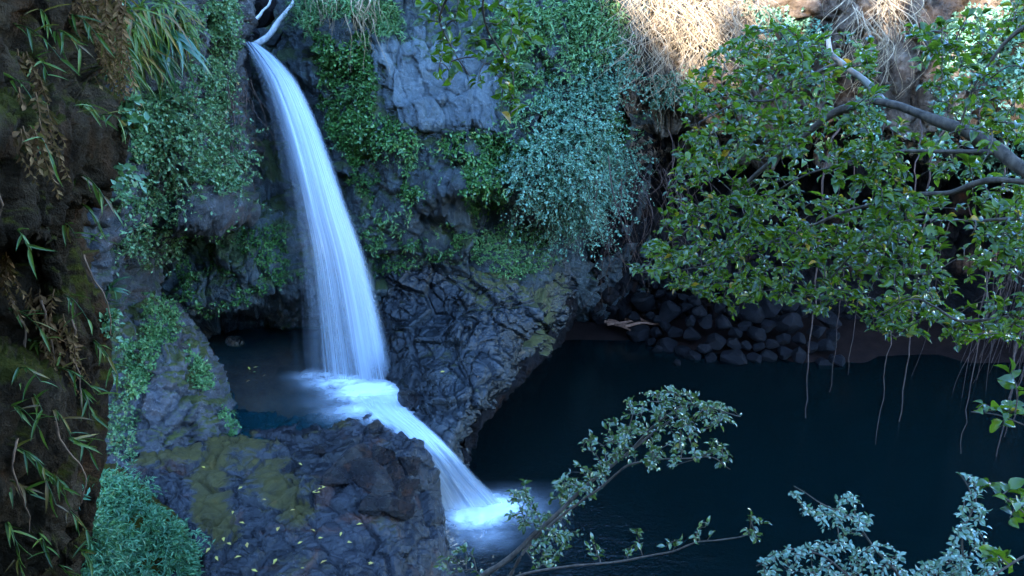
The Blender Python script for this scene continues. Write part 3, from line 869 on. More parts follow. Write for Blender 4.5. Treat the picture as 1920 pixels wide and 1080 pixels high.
# ------------------------------------------------------------------ plants: cover that follows the rock
def cover(polys, n, twig, leaf, per, wr=.55, up=.5, out=.8, droop=.3, gate=None, gscale=1.2, spread=.6, jitter=.5, kind='small', stems=True, maxY=None, clump=1.7):
    S = sample_polys(polys, n)
    P, N = [], []
    for s in S:
        h = pick(*s)
        if h is None or (maxY and h[0][1] > maxY): continue
        P.append(h[0]); N.append(h[1])
    P, N = np.array(P), np.array(N)
    if gate is not None:
        k = fbm(P * gscale + 3.1, 3) > gate
        P, N = P[k], N[k]
    m = len(P)
    T = twig * RNG.uniform(.45, 1.25, m) * (.35 + 1.15 * sst(fbm(P * clump + 7.7, 2), -.45, .5))
    Dv = nrm(out * N + up * np.array([0, 0, 1]) + spread * RNG.normal(size=(m, 3)))
    t = np.linspace(0, 1, 5)
    path = P[:, None] - .03 * N[:, None] + T[:, None, None] * (Dv[:, None] * t[None, :, None] - np.array([0, 0, 1]) * (droop * t**2)[None, :, None])
    tt = RNG.uniform(.15, 1.0, (m, per))
    i = np.clip((tt * 4).astype(int), 0, 3); f = tt * 4 - i
    a = np.take_along_axis(path, i[..., None].repeat(3, -1), 1); b = np.take_along_axis(path, (i + 1)[..., None].repeat(3, -1), 1)
    LP = a * (1 - f[..., None]) + b * f[..., None]
    LD = nrm(nrm(b - a) * .6 + jitter * 1.2 * RNG.normal(size=LP.shape))
    LN = nrm(np.array([0, 0, 1.0]) + .6 * N[:, None] + .6 * RNG.normal(size=LP.shape))
    LL = leaf * RNG.uniform(.55, 1.25, (m, per))
    rnd = np.clip(RNG.normal(.45, .22, (m, per)) + .2 * fbm(LP * 1.5, 2), 0, 1)
    return LP.reshape(-1, 3), LD.reshape(-1, 3), LN.reshape(-1, 3), LL.ravel(), rnd.ravel(), path, P

def cover_thing(name, label, cat, polys, n, mat, stem_mat='twig', sr=.006, kind='small', wr=.55, group=None, **kw):
    LP, LD, LN, LL, r, path, P = cover(polys, n, kind=kind, **kw)
    root = empty(name, P[np.argmin(P[:, 2])], label, cat, group)
    o = link('foliage', leaves_mesh('foliage', LP, LD, LN, LL, wr, kind, M[mat], r), root)
    o['kind'] = 'stuff'
    V, F = tubes([p for p in path], [np.linspace(sr, sr * .4, 5)] * len(path), 3)
    o = link('stem', mesh('stem', V, F, M[stem_mat]), root)
    o['kind'] = 'stuff'
    return root

def cover_stuff(name, label, cat, polys, n, mat, kind='small', wr=.6, **kw):
    LP, LD, LN, LL, r, path, P = cover(polys, n, kind=kind, **kw)
    return tag(link(name, leaves_mesh(name, LP, LD, LN, LL, wr, kind, M[mat], r)), label, cat, None, 'stuff')

# creepers and ground cover, one mass per stretch of rock
cover_stuff('creeper', 'dark green creepers covering the rock just beside the upper waterfall', 'creeper',
            [[(585, 70), (690, 60), (705, 170), (690, 260), (665, 300), (625, 270), (600, 190)]], 1400, 'g_cliff', twig=.27, leaf=.085, per=9, gate=-.22, gscale=1.6)
cover_stuff('creeper', 'band of green creepers along the ledge under the bare grey rock face', 'creeper',
            [[(640, 260), (720, 220), (790, 262), (860, 250), (960, 250), (950, 290), (850, 300), (790, 285), (700, 300), (660, 320)]], 1100, 'g_cliff', twig=.22, leaf=.08, per=8, gate=-.08, gscale=1.6)
cover_stuff('creeper', 'trailing leafy creepers hanging over the middle ledge of the cliff', 'creeper',
            [[(740, 300), (860, 300), (1000, 255), (960, 345), (935, 385), (885, 410), (850, 340), (760, 375)]], 1300, 'g_cliff', twig=.3, leaf=.085, per=8, gate=-.05, gscale=1.6, droop=.7)
cover_stuff('ground_cover', 'sparse mossy plants on the dark rock below the middle ledge', 'ground cover',
            [[(640, 320), (720, 330), (690, 400), (790, 400), (880, 430), (860, 480), (700, 520), (680, 440)]], 1500, 'g_cliff', twig=.12, leaf=.06, per=7, gate=.08, gscale=1.8)
cover_stuff('ground_cover', 'bright green low plants on the ledge above the wet rock slope', 'ground cover',
            [[(870, 440), (930, 420), (1020, 430), (1045, 490), (960, 530), (900, 510)]], 1000, 'g_fern', twig=.16, leaf=.06, per=8, gate=-.12, gscale=1.6)
cover_stuff('ground_cover', 'dark ferns on the overhang above the cave behind the waterfall', 'ground cover',
            [[(330, 430), (560, 420), (575, 520), (480, 555), (385, 600), (330, 545)]], 1700, 'g_cliff', twig=.16, leaf=.065, per=7, gate=.0)
cover_stuff('creeper', 'pale green creepers on the rock corner at the lip of the waterfall', 'creeper',
            [[(385, 0), (440, 0), (452, 60), (440, 170), (400, 260), (385, 200), (400, 100)]], 1000, 'g_left', twig=.25, leaf=.07, per=8, gate=-.25)
cover_stuff('grass', 'pale grass and creepers on the cliff top above the creepers', 'grass',
            [[(545, 0), (740, 0), (760, 60), (690, 70), (600, 80), (560, 40)]], 900, 'g_fern', twig=.3, leaf=.14, per=7, gate=-.2, kind='blade', wr=.16)
cover_stuff('ferns', 'bright pale ferns on the cliff top beside the dry roots', 'fern',
            [[(930, 0), (1150, 0), (1170, 100), (1040, 150), (950, 180), (930, 90)]], 1500, 'g_fern', twig=.3, leaf=.11, per=9, gate=-.25, droop=.6, wr=.35)
cover_stuff('ground_cover', 'small green plants on the grey rock outcrop by the basin', 'ground cover',
            [[(265, 545), (330, 560), (335, 640), (275, 645)], [(345, 640), (395, 690), (400, 730), (365, 730)], [(230, 640), (300, 640), (280, 720), (240, 760)], [(410, 765), (445, 770), (445, 820), (410, 820)]], 1100, 'g_fern', twig=.14, leaf=.07, per=7, gate=-.25)
cover_stuff('ferns', 'thick turquoise green ferns covering the low mound by the platform', 'fern',
            [[(190, 885), (230, 900), (285, 950), (335, 990), (360, 1030), (375, 1080), (150, 1080), (180, 960)]], 1600, 'g_mound', twig=.42, leaf=.10, per=14, gate=-.32, gscale=2.4, droop=.6, wr=.22, clump=2.6)
cover_stuff('undergrowth', 'dull green undergrowth between the near wall and the outcrop', 'undergrowth',
            [[(195, 560), (240, 560), (260, 860), (195, 860)]], 600, 'g_left', twig=.2, leaf=.06, per=7, gate=.0)
cover_stuff('undergrowth', 'leafy undergrowth along the far cliff behind the tree', 'undergrowth',
            [[(1400, 0), (1560, 60), (1480, 170), (1400, 150)], [(1740, 0), (2000, 0), (2000, 330), (1760, 330)], [(1500, 220), (1660, 180), (1660, 280), (1520, 290)]], 2600, 'g_pale', twig=.35, leaf=.11, per=9, gate=-.1)

cover_stuff('ferns', 'light green ferns scattered among the creepers on the cliff', 'fern',
            [[(600, 120), (690, 100), (690, 250), (640, 250)], [(680, 230), (780, 262), (960, 255), (940, 330), (800, 320), (700, 300)], [(860, 300), (1000, 270), (960, 360), (880, 400)], [(690, 380), (860, 420), (820, 470), (700, 470)]], 520, 'g_fern', twig=.3, leaf=.11, per=9, gate=.05, gscale=2.2, droop=.7, wr=.3)
cover_stuff('ferns', 'pale yellow green ferns among the pale shrubs near the dry roots', 'fern',
            [[(940, 20), (1160, 0), (1180, 90), (1100, 150), (1000, 230), (940, 230)]], 700, 'g_fern', twig=.4, leaf=.14, per=9, gate=.0, gscale=1.5, droop=.6, wr=.3)
cover_stuff('creeper', 'leafy creepers trailing over the pinkish cliff under the dense shrub', 'creeper',
            [[(215, 300), (330, 350), (440, 380), (430, 430), (330, 430), (215, 400)], [(215, 150), (330, 150), (390, 200), (230, 210)], [(330, 20), (400, 20), (390, 180), (340, 150)]], 900, 'g_left', twig=.25, leaf=.075, per=8, gate=.0)

# shrubs rooted in the cliffs
cover_thing('shrub', 'pale blue green shrub hanging in a big mass over the dark recess', 'shrub',
            [[(945, 300), (1000, 250), (1080, 230), (1150, 250), (1185, 300), (1160, 345), (1105, 420), (1045, 430), (1000, 395), (950, 345)]], 1700, 'g_pale', twig=.8, leaf=.075, per=24, gate=-.42, gscale=1.6, droop=.35, out=1.0, up=.3, spread=.45, sr=.008)
cover_thing('shrub', 'pale shrub on the cliff between the ferns and the hanging mass', 'shrub',
            [[(1000, 190), (1040, 140), (1150, 80), (1185, 130), (1140, 210), (1060, 230), (1000, 225)]], 700, 'g_pale', twig=.65, leaf=.07, per=20, gate=-.4, gscale=1.6, droop=.3, out=1.0, up=.3)
cover_thing('shrub', 'small tufted shrub directly below the dry hanging roots', 'shrub',
            [[(1215, 150), (1290, 135), (1295, 185), (1215, 200)]], 150, 'g_pale', twig=.45, leaf=.07, per=16, droop=.5)
cover_thing('shrub', 'dense grey green shrub with small leaves on the cliff beside the waterfall', 'shrub',
            [[(230, 200), (300, 185), (350, 190), (400, 245), (455, 275), (465, 325), (440, 372), (380, 345), (330, 355), (250, 300)]], 1000, 'g_left', twig=.6, leaf=.08, per=18, gate=-.45, droop=.25, out=.9, sr=.007, maxY=18.5)
cover_thing('shrub', 'loose shrub with yellowing leaves low on the pinkish cliff', 'shrub',
            [[(215, 430), (290, 420), (350, 440), (350, 480), (290, 490), (220, 480)]], 170, 'g_left', twig=.4, leaf=.08, per=12, droop=.4)
cover_thing('shrub', 'leafy shrub on the recessed ledge under the ferns and roots', 'shrub',
            [[(1130, 210), (1185, 215), (1180, 265), (1130, 260)]], 130, 'g_cliff', twig=.4, leaf=.07, per=14, droop=.4)

# ------------------------------------------------------------------ roots and vines
def hang(px, py, length, sway, r, n=14, off=.15, curl=.25):
    h = pick(px, py)
    if h is None: return None
    P = h[0] + h[1] * off
    t = np.linspace(0, 1, n)
    ph = RNG.uniform(0, 6, 3)
    w = RNG.normal(size=3) * sway
    path = P + np.stack([w[0] * t + curl * np.sin(t * RNG.uniform(3, 8) + ph[0]) * t * .6, -np.abs(w[1]) * np.sin(t * 3.1) - off * .5 + curl * .4 * np.sin(t * 4 + ph[1]) * t, -length * t + .15 * length * np.sin(t * 3)], -1)
    return path, np.linspace(r, r * .35, n)

def root_stuff(name, label, polys, n, length, r, mat, sway=.35, off=.25, curl=.25):
    ps, rs = [], []
    for s in sample_polys(polys, n):
        q = hang(s[0], s[1], length * RNG.uniform(.4, 1.3), sway, r * RNG.uniform(.5, 1.5), off=off * RNG.uniform(.2, 1.6), curl=curl)
        if q: ps.append(q[0]); rs.append(q[1])
    V, F = tubes(ps, rs, 4)
    return tag(link(name, mesh(name, V, F, M[mat])), label, 'roots', None, 'stuff')
root_stuff('dry_roots', 'tangle of pale dry roots lit by the sun on the cliff edge', [[(1150, -70), (1400, -70), (1385, 40), (1350, 80), (1230, 75), (1170, 20)]], 520, 1.4, .008, 'root', .5, .6, .6)
root_stuff('dry_roots', 'pale roots hanging on the ochre cliff behind the tree', [[(1580, -40), (1690, -40), (1680, 60), (1600, 80)]], 90, 1.6, .011, 'root', .6, .4, .5)
root_stuff('dry_roots', 'thin straw roots trailing beside the pale cliff top grass', [[(590, -30), (720, -30), (700, 30), (610, 30)]], 70, 1.0, .009, 'root', .25, .25, .2)
root_stuff('vines', 'thin dark vines hanging in front of the shaded recess', [[(1120, 250), (1290, 230), (1290, 320), (1140, 330)]], 55, 3.0, .012, 'vine', .7, .8, .7)
root_stuff('vines', 'thin straw vines hanging on the rock corner beside the waterfall', [[(420, 150), (470, 150), (460, 230), (430, 230)]], 40, 1.6, .010, 'vine', .3, .3, .3)
root_stuff('vines', 'brown root curtain hanging at the pool edge under the tree', [[(1870, 330), (2000, 330), (2000, 420), (1880, 420)]], 90, 5.5, .016, 'vine', .5, 1.2, .4)

# single aerial roots that hang over the pool
for k, (x0, y0, x1, y1, Yd, r) in enumerate([(1532, 540, 1508, 785, 12.5, .022), (1562, 600, 1556, 735, 12.2, .010), (1668, 560, 1640, 830, 11.8, .012), (1718, 560, 1688, 790, 11.6, .02),
                                  (1828, 600, 1800, 850, 11.0, .012), (1890, 520, 1868, 860, 10.2, .02), (1905, 520, 1882, 820, 10.3, .014), (1918, 540, 1900, 790, 10.4, .022), (1600, 560, 1588, 700, 12.9, .008)]):
    Yd = 19.2 if y1 < 800 else 17.4
    b = PY(x1, y1, Yd)
    top = pick(x0 + 60, 215)[0]
    mid = np.array([b[0] + .15 * (k % 3 - 1), Yd + .3, top[2] - .9])
    P = smooth_path([top + np.array([0, .2, .1]), top * .6 + mid * .4 + np.array([0, 0, .12]), mid, (mid * .66 + b * .34), (mid * .33 + b * .67), b], 40, .10)
    r = r * 1.6
    V, F = tubes([P], [np.linspace(r, r * .4, 40)], 6)
    tag(link('aerial_root', mesh('aerial_root', V, F, M['vine'])), 'thin brown aerial root hanging straight down over the dark pool', 'root', 'aerial roots hanging over the pool')

# ------------------------------------------------------------------ branching plants
LEAFVAR = {}
def leaf_variants(kind, mat, wr, n=10):
    k = (kind, mat, wr)
    if k not in LEAFVAR:
        V0, F0 = TEMPL[kind]
        out = []
        for i in range(n):
            V = V0 * np.array([wr, 1, 1])
            V = V + np.stack([.06 * math.sin(i * 2.1) * V0[:, 1]**2, 0 * V0[:, 1], (.12 * math.cos(i * 1.7)) * V0[:, 1]**2], -1)
            out.append(mesh('leaf', V, F0, M[mat], rnd=np.full(len(V0), (i + .5) / n if i < n - 1 else 1.0)))
        LEAFVAR[k] = out
    return LEAFVAR[k]

def grow(skels, polys, n_twig, Y0, dY, seg=.28, leaf=.1, per=9, droop=.15, upl=.5, reach=1.5, gate=None):
    """skels: list of (points, radii). Twigs grow towards points scattered through the crown; leaves sit along the twigs."""
    nodes = np.concatenate([s[0] for s in skels])
    S = sample_polys(polys, n_twig)
    Yv = Y0(S) + dY * RNG.uniform(-1, 1, len(S))
    T = PY(S[:, 0], S[:, 1], Yv)
    if gate is not None:
        T = T[fbm(T * 2.2, 3) > gate]
    dist = np.array([np.min(np.linalg.norm(nodes - t, axis=1)) for t in T])
    T = T[np.argsort(dist)]
    paths, rads, LP, LD, LN, LL = [], [], [], [], [], []
    for t in T:
        d = np.linalg.norm(nodes - t, axis=1)
        j = int(np.argmin(d))
        a = nodes[j]
        L = d[j]
        if L < .05 or L > reach: continue
        q = np.linspace(0, 1, 6)[:, None]
        side = nrm(RNG.normal(size=3)) * .12 * L
        P = a * (1 - q) + t * q + side * np.sin(q * np.pi) + np.array([0, 0, .10 * L]) * np.sin(q * np.pi) - np.array([0, 0, droop * L]) * q**3
        paths.append(P); rads.append(np.linspace(.0045 + .004 * L, .0018, 6))
        nodes = np.concatenate([nodes, P[2:]])
        tw = nrm(P[-1] - P[0])
        k = max(3, int(per * RNG.uniform(.6, 1.3)))
        ts = np.sort(RNG.uniform(.25, 1.0, k)); ts[-1] = 1.0
        sidev = nrm(np.cross(tw, [0, 0, 1]) + 1e-6)
        for i, s in enumerate(ts):
            f = s * 5; m = min(int(f), 4); p = P[m] * (1 - (f - m)) + P[m + 1] * (f - m)
            sg = 1 if i % 2 else -1
            dd = tw * .75 + sidev * sg * RNG.uniform(.5, 1.1) + np.array([0, 0, upl]) * RNG.uniform(-.6, 1) + .25 * RNG.normal(size=3)
            LP.append(p); LD.append(dd)
            LN.append(np.array([0, 0, 1]) + .62 * RNG.normal(size=3)); LL.append(leaf * RNG.uniform(.5, 1.2))
    return paths, rads, np.array(LP), np.array(LD), np.array(LN), np.array(LL)

def plant(name, label, cat, skels, bark, polys, n_twig, Y0, dY, leafmat, wr=.55, singles=300, group=None, kind='ovate', twig_mat='twig', part='branch', sides=8, **kw):
    """skels: list of dict(pts=[(px,py,Y)...], r=(r0,r1))"""
    sk = []
    for s in skels:
        pts = [np.array(q, float) for q in s.get('foot', [])] + [PY(*q) for q in s['pts']]
        P = smooth_path(pts, max(8, 7 * len(pts)), s.get('wob', .03))
        sk.append((P, np.linspace(s['r'][0], s['r'][1], len(P)) * (1 + .12 * vnoise(P * 6)), s))
    root = empty(name, sk[0][0][0], label, cat, group)
    limbs = []
    for P, r, s in sk:
        V, F = tubes([P], [r], sides)
        o = link(s.get('name', part), mesh(s.get('name', part), V, F, M[s.get('mat', bark)]), root)
        limbs.append(o)
    y0 = Y0 if callable(Y0) else (lambda S: np.full(len(S), float(Y0)))
    paths, rads, LP, LD, LN, LL = grow([(P, r) for P, r, s in sk], polys, n_twig, y0, dY, **kw)
    if paths:
        V, F = tubes(paths, rads, 4)
        o = link('twigs', mesh('twigs', V, F, M[twig_mat]), root); o['kind'] = 'stuff'
    # the leaves that show largest are parts of their own, the rest one mass
    pr = project(LP)
    inv = (pr[:, 0] > -20) & (pr[:, 0] < 1940) & (pr[:, 1] > -20) & (pr[:, 1] < 1100)
    size = np.where(inv, LL / pr[:, 2], 0)
    order = np.argsort(-size)
    one, rest = order[:singles], order[singles:]
    X, Yv, Z = leaf_basis(LD, LN)
    var = leaf_variants(kind, leafmat, wr)
    for i in one:
        mw = Matrix(((X[i][0], Yv[i][0], Z[i][0], 0), (X[i][1], Yv[i][1], Z[i][1], 0), (X[i][2], Yv[i][2], Z[i][2], 0), (0, 0, 0, 1)))
        mw = Matrix.Translation(LP[i]) @ mw @ Matrix.Scale(LL[i], 4)
        k = int(RNG.integers(0, 9)) if RNG.random() > .02 else 9
        near = int(np.argmin([np.min(((P - LP[i])**2).sum(1)) for P, r, s in sk]))
        link('leaf', var[k], limbs[near], mw)
    if len(rest):
        o = link('foliage', leaves_mesh('foliage', LP[rest], LD[rest], LN[rest], LL[rest], wr, kind, M[leafmat]), root)
        o['kind'] = 'stuff'
    return root

# the tree that reaches over the pool
tree_y = lambda S: np.interp(S[:, 0], [1180, 1500, 1950], [7.2, 6.7, 5.8])
plant('tree', 'leafy green tree whose thick grey bough arches out over the pool', 'tree',
      [dict(foot=[(6.3, 2.6, 4.6), (5.9, 3.1, 5.8), (5.2, 3.9, 7.1)], pts=[(2120, 520, 5.0), (2000, 385, 5.3), (1920, 318, 5.5), (1840, 262, 5.8), (1760, 225, 6.0), (1690, 200, 6.2), (1630, 190, 6.4)], r=(.085, .026), name='bough'),
       dict(pts=[(1630, 190, 6.4), (1560, 215, 6.6), (1480, 275, 6.8), (1400, 345, 7.0), (1320, 410, 7.1), (1240, 465, 7.2)], r=(.036, .008)),
       dict(pts=[(1650, 190, 6.35), (1625, 160, 6.4), (1585, 122, 6.45), (1562, 100, 6.45), (1555, 72, 6.5)], r=(.032, .018), name='dead_stub', mat='stub'),
       dict(pts=[(1580, 118, 6.45), (1530, 135, 6.6), (1450, 185, 6.8), (1380, 190, 6.9), (1310, 230, 7.0)], r=(.016, .005)),
       dict(pts=[(1880, 290, 5.65), (1780, 286, 5.8), (1690, 284, 5.9), (1600, 300, 6.1), (1500, 330, 6.3), (1400, 400, 6.6)], r=(.018, .004)),
       dict(pts=[(1960, 345, 5.4), (1860, 340, 5.6), (1780, 362, 5.8), (1690, 370, 5.9), (1560, 405, 6.2), (1420, 465, 6.6), (1300, 505, 6.9), (1200, 512, 7.1)], r=(.024, .004)),
       dict(pts=[(2000, 405, 5.3), (1900, 410, 5.5), (1800, 412, 5.7), (1690, 420, 5.9), (1600, 470, 6.2), (1540, 540, 6.4)], r=(.014, .004)),
       dict(pts=[(2000, 20, 5.4), (1920, 50, 5.6), (1880, 82, 5.7), (1835, 150, 5.8), (1800, 240, 5.9)], r=(.022, .005)),
       dict(pts=[(2000, 560, 5.0), (1900, 590, 5.1), (1800, 600, 5.3), (1720, 560, 5.4), (1650, 590, 5.5)], r=(.016, .004))],
      'bark', [[(1290, 150), (1370, 60), (1450, 40), (1540, 60), (1580, 110), (1560, 190), (1480, 230), (1350, 250), (1270, 290)],
               [(1270, 290), (1480, 220), (1620, 190), (1680, 300), (1640, 480), (1540, 590), (1420, 560), (1380, 590), (1300, 545), (1180, 510), (1240, 410)],
               [(1640, 210), (1760, 250), (1920, 330), (1960, 400), (1960, 620), (1860, 640), (1700, 580), (1620, 500), (1640, 330)],
               [(1700, 60), (1780, 20), (1960, -20), (1960, 280), (1850, 260), (1760, 220)],
               [(1600, 80), (1640, 70), (1660, 170), (1620, 180)], [(1540, 530), (1700, 560), (1780, 590), (1920, 580), (1940, 650), (1780, 640), (1650, 625)]],
      3100, tree_y, 1.1, 'g_tree', wr=.48, leaf=.088, per=8, reach=1.6, gate=-.06)

plant('branch', 'dark leafy twig hanging down in front of the grey rock face', 'branch',
      [dict(foot=[(-3.9, 4.6, 12.6), (-2.4, 4.5, 12.9), (-1.0, 4.5, 12.3)], pts=[(870, -120, 4.6), (845, -20, 4.7), (825, 40, 4.8), (850, 95, 4.85), (880, 140, 4.9)], r=(.014, .003)),
       dict(foot=[(-2.4, 4.5, 12.9), (-.9, 4.4, 12.6)], pts=[(930, -120, 4.6), (905, 0, 4.7), (915, 60, 4.8), (960, 140, 4.9), (955, 215, 4.95)], r=(.012, .003))],
      'twig', [[(785, -20), (980, -20), (1005, 60), (990, 150), (965, 235), (930, 215), (940, 140), (870, 160), (815, 140), (790, 90)]], 75, 4.8, .3, 'g_tree', wr=.5, leaf=.085, per=7, reach=.9, singles=260, part='stem')

plant('sapling', 'slanting sapling with a dense leafy crown leaning over the pool', 'sapling',
      [dict(foot=[(-1.9, 4.3, 3.5), (-1.5, 4.9, 4.0)], pts=[(820, 1170, 6.0), (900, 1082, 6.1), (960, 1040, 6.2), (1000, 1005, 6.25), (1075, 932, 6.4), (1130, 885, 6.5), (1172, 850, 6.6), (1215, 820, 6.7), (1275, 780, 6.8)], r=(.034, .008), name='trunk'),
       dict(foot=[(-1.5, 4.3, 3.5), (-.8, 5.2, 4.5)], pts=[(940, 1100, 6.15), (985, 1030, 6.2), (1060, 960, 6.3), (1130, 915, 6.3), (1180, 875, 6.3), (1240, 862, 6.4), (1330, 860, 6.5), (1370, 880, 6.6)], r=(.02, .004)),
       dict(pts=[(1172, 850, 6.6), (1240, 790, 6.6), (1300, 760, 6.5), (1390, 780, 6.6)], r=(.012, .004))],
      'bark', [[(1085, 830), (1150, 780), (1190, 740), (1260, 715), (1330, 735), (1405, 785), (1330, 800), (1250, 810), (1180, 850), (1100, 850)],
               [(1180, 850), (1300, 810), (1365, 830), (1370, 885), (1310, 860), (1230, 880), (1180, 880)],
               [(1080, 860), (1170, 850), (1130, 920), (1070, 980), (1020, 1010), (975, 990), (1040, 910)], [(960, 900), (985, 890), (1010, 960), (985, 1000), (955, 985)], [(990, 1020), (1060, 985), (1090, 1000), (1040, 1060), (985, 1070)]],
      330, 6.5, .45, 'g_sap', wr=.48, leaf=.066, per=9, reach=1.0, upl=.7)
plant('branch', 'long thin branch with upright leaf tufts reaching low over the pool', 'branch',
      [dict(foot=[(-.9, 4.0, 3.8), (-.6, 4.8, 4.6)], pts=[(900, 1140, 5.4), (980, 1078, 5.5), (1080, 1062, 5.6), (1200, 1045, 5.7), (1310, 1016, 5.8), (1400, 1005, 5.9), (1408, 970, 5.9)], r=(.014, .004))],
      'twig', [[(1095, 1040), (1110, 1000), (1130, 1040)], [(1165, 1040), (1180, 990), (1205, 990), (1210, 1040)], [(1240, 1030), (1260, 990), (1280, 1000), (1275, 1020)], [(1290, 1010), (1310, 975), (1335, 975), (1335, 1010)], [(1385, 1010), (1400, 965), (1435, 970), (1425, 1010)], [(820, 1040), (870, 1020), (890, 1060), (860, 1080), (820, 1070)]],
      48, 5.75, .15, 'g_sap', wr=.42, leaf=.07, per=6, reach=.7, singles=200, upl=.9, part='stem')
plant('shrub', 'silvery leaved shrub with two spreading sprays above the dark pool', 'shrub',
      [dict(foot=[(3.3, 4.0, 3.8), (3.2, 4.5, 4.6)], pts=[(1740, 1200, 5.2), (1690, 1090, 5.3), (1640, 1030, 5.4), (1600, 975, 5.5), (1540, 945, 5.6), (1490, 915, 5.6)], r=(.014, .004)),
       dict(foot=[(3.2, 4.0, 3.8), (3.0, 4.5, 4.6)], pts=[(1700, 1200, 5.2), (1600, 1090, 5.3), (1540, 1040, 5.4), (1480, 1030, 5.5), (1420, 1060, 5.6)], r=(.012, .004))],
      'twig', [[(1475, 905), (1530, 945), (1600, 925), (1640, 955), (1625, 1005), (1540, 990), (1490, 950)], [(1415, 1035), (1480, 1018), (1560, 1020), (1650, 1005), (1690, 1040), (1720, 1090), (1430, 1090)]],
      190, 5.45, .35, 'g_silver', wr=.48, leaf=.054, per=9, reach=.9, upl=.7, part='stem')
plant('shrub', 'silvery leaved shrub with one upright spire above the dark pool', 'shrub',
      [dict(foot=[(3.9, 3.9, 3.9), (3.7, 4.4, 4.6)], pts=[(1850, 1250, 5.0), (1820, 1100, 5.1), (1808, 1000, 5.2), (1825, 940, 5.3), (1800, 885, 5.3)], r=(.014, .004))],
      'twig', [[(1793, 880), (1825, 895), (1850, 890), (1835, 930), (1860, 965), (1835, 1010), (1785, 1010), (1805, 940)], [(1740, 1045), (1790, 1015), (1850, 1020), (1910, 1045), (1870, 1090), (1700, 1090)]],
      130, 5.2, .3, 'g_silver', wr=.48, leaf=.054, per=9, reach=.9, upl=.7, part='stem')
plant('branch', 'green large leaved branch over the pool beside the upright silvery spire', 'branch',
      [dict(foot=[(4.4, 2.2, 5.7), (3.7, 3.0, 6.8)], pts=[(2010, 1010, 3.6), (1940, 980, 3.7), (1890, 940, 3.8), (1850, 900, 3.9)], r=(.008, .003)), dict(foot=[(4.2, 2.3, 5.6), (3.5, 2.9, 6.6)], pts=[(2010, 1000, 3.5), (1920, 1045, 3.6), (1860, 1080, 3.6), (1780, 1100, 3.7)], r=(.010, .004))],
      'twig', [[(1850, 890), (1930, 930), (1930, 990), (1880, 960)], [(1840, 1000), (1910, 1030), (1890, 1075), (1830, 1060)]], 16, 3.75, .12, 'g_tree', wr=.6, leaf=.10, per=5, reach=.6, singles=100, part='stem')
plant('branch', 'short leafy sprig in front of the brown root curtain', 'branch',
      [dict(foot=[(4.9, 2.4, 5.4), (4.4, 3.2, 6.9)], pts=[(2020, 830, 3.9), (1930, 800, 4.0), (1870, 775, 4.1), (1820, 770, 4.1)], r=(.007, .003))],
      'twig', [[(1815, 765), (1870, 745), (1920, 770), (1910, 815), (1850, 800)], [(1880, 690), (1925, 700), (1925, 725), (1890, 720)]], 10, 4.0, .12, 'g_tree', wr=.6, leaf=.085, per=5, reach=.6, singles=80, part='stem')

# ------------------------------------------------------------------ bamboo grass, strap plants and dead fronds on the near wall
def tuft(name, label, cat, group, px, py, n, L, wr, mat, lean=(0.6, -.4, .25), base=None, stem=.25, droop=.0, part='leaf', spread=.6, off=.03, shape='blade'):
    h = pick(px, py) if base is None else (np.array(base), np.array([0, -1, 0]))
    if h is None: return
    P, N = h
    root = empty(name, P, label, cat, group)
    dirn = nrm(np.array(lean) + .35 * N)
    t = np.linspace(0, 1, 7)[:, None]
    S = P - .02 * N + stem * (dirn * t + np.array([0, 0, -.45]) * t**2 * (1 + droop))
    V, F = tubes([S], [np.linspace(.006, .002, 7)], 5)
    link('stem', mesh('stem', V, F, M['vine' if mat == 'g_dead' else 'g_grass']), root)
    var = leaf_variants(shape, mat, wr)
    for i in range(n):
        s = i / max(1, n - 1)
        p = S[min(6, int(s * 6.5))]
        d = nrm(dirn + spread * RNG.normal(size=3) + np.array([0, 0, -.2 - droop]))
        nn = np.array([0, -.3, 1]) + .4 * RNG.normal(size=3)
        X, Yv, Z = leaf_basis(d[None], nn[None])
        mw = Matrix.Translation(p) @ Matrix((( X[0][0], Yv[0][0], Z[0][0], 0), (X[0][1], Yv[0][1], Z[0][1], 0), (X[0][2], Yv[0][2], Z[0][2], 0), (0, 0, 0, 1))) @ Matrix.Scale(L * RNG.uniform(.6, 1.2), 4)
        link(part, var[int(RNG.integers(0, 10))], root, mw)
    return root
GB = 'bamboo grass tufts on the near rock wall'
for (x, y) in [(30, 50), (70, 20), (110, 60), (60, 110), (20, 150), (130, 30), (150, 200), (190, 215), (150, 330), (60, 250), (120, 420), (30, 435), (150, 385), (20, 580), (120, 555),
               (60, 640), (30, 690), (150, 730), (60, 740), (20, 760), (100, 770), (110, 690), (60, 860), (30, 840), (100, 890), (20, 900), (130, 820), (130, 960), (70, 1000), (150, 1030), (30, 1050), (110, 1060), (10, 980), (175, 640)]:
    tuft('bamboo_grass', 'green bamboo grass tuft with narrow pointed leaves on the near rock wall', 'grass', GB, on_wall(x, y), y, int(RNG.integers(6, 12)), .17, .12, 'g_grass', stem=RNG.uniform(.15, .42), droop=.35)
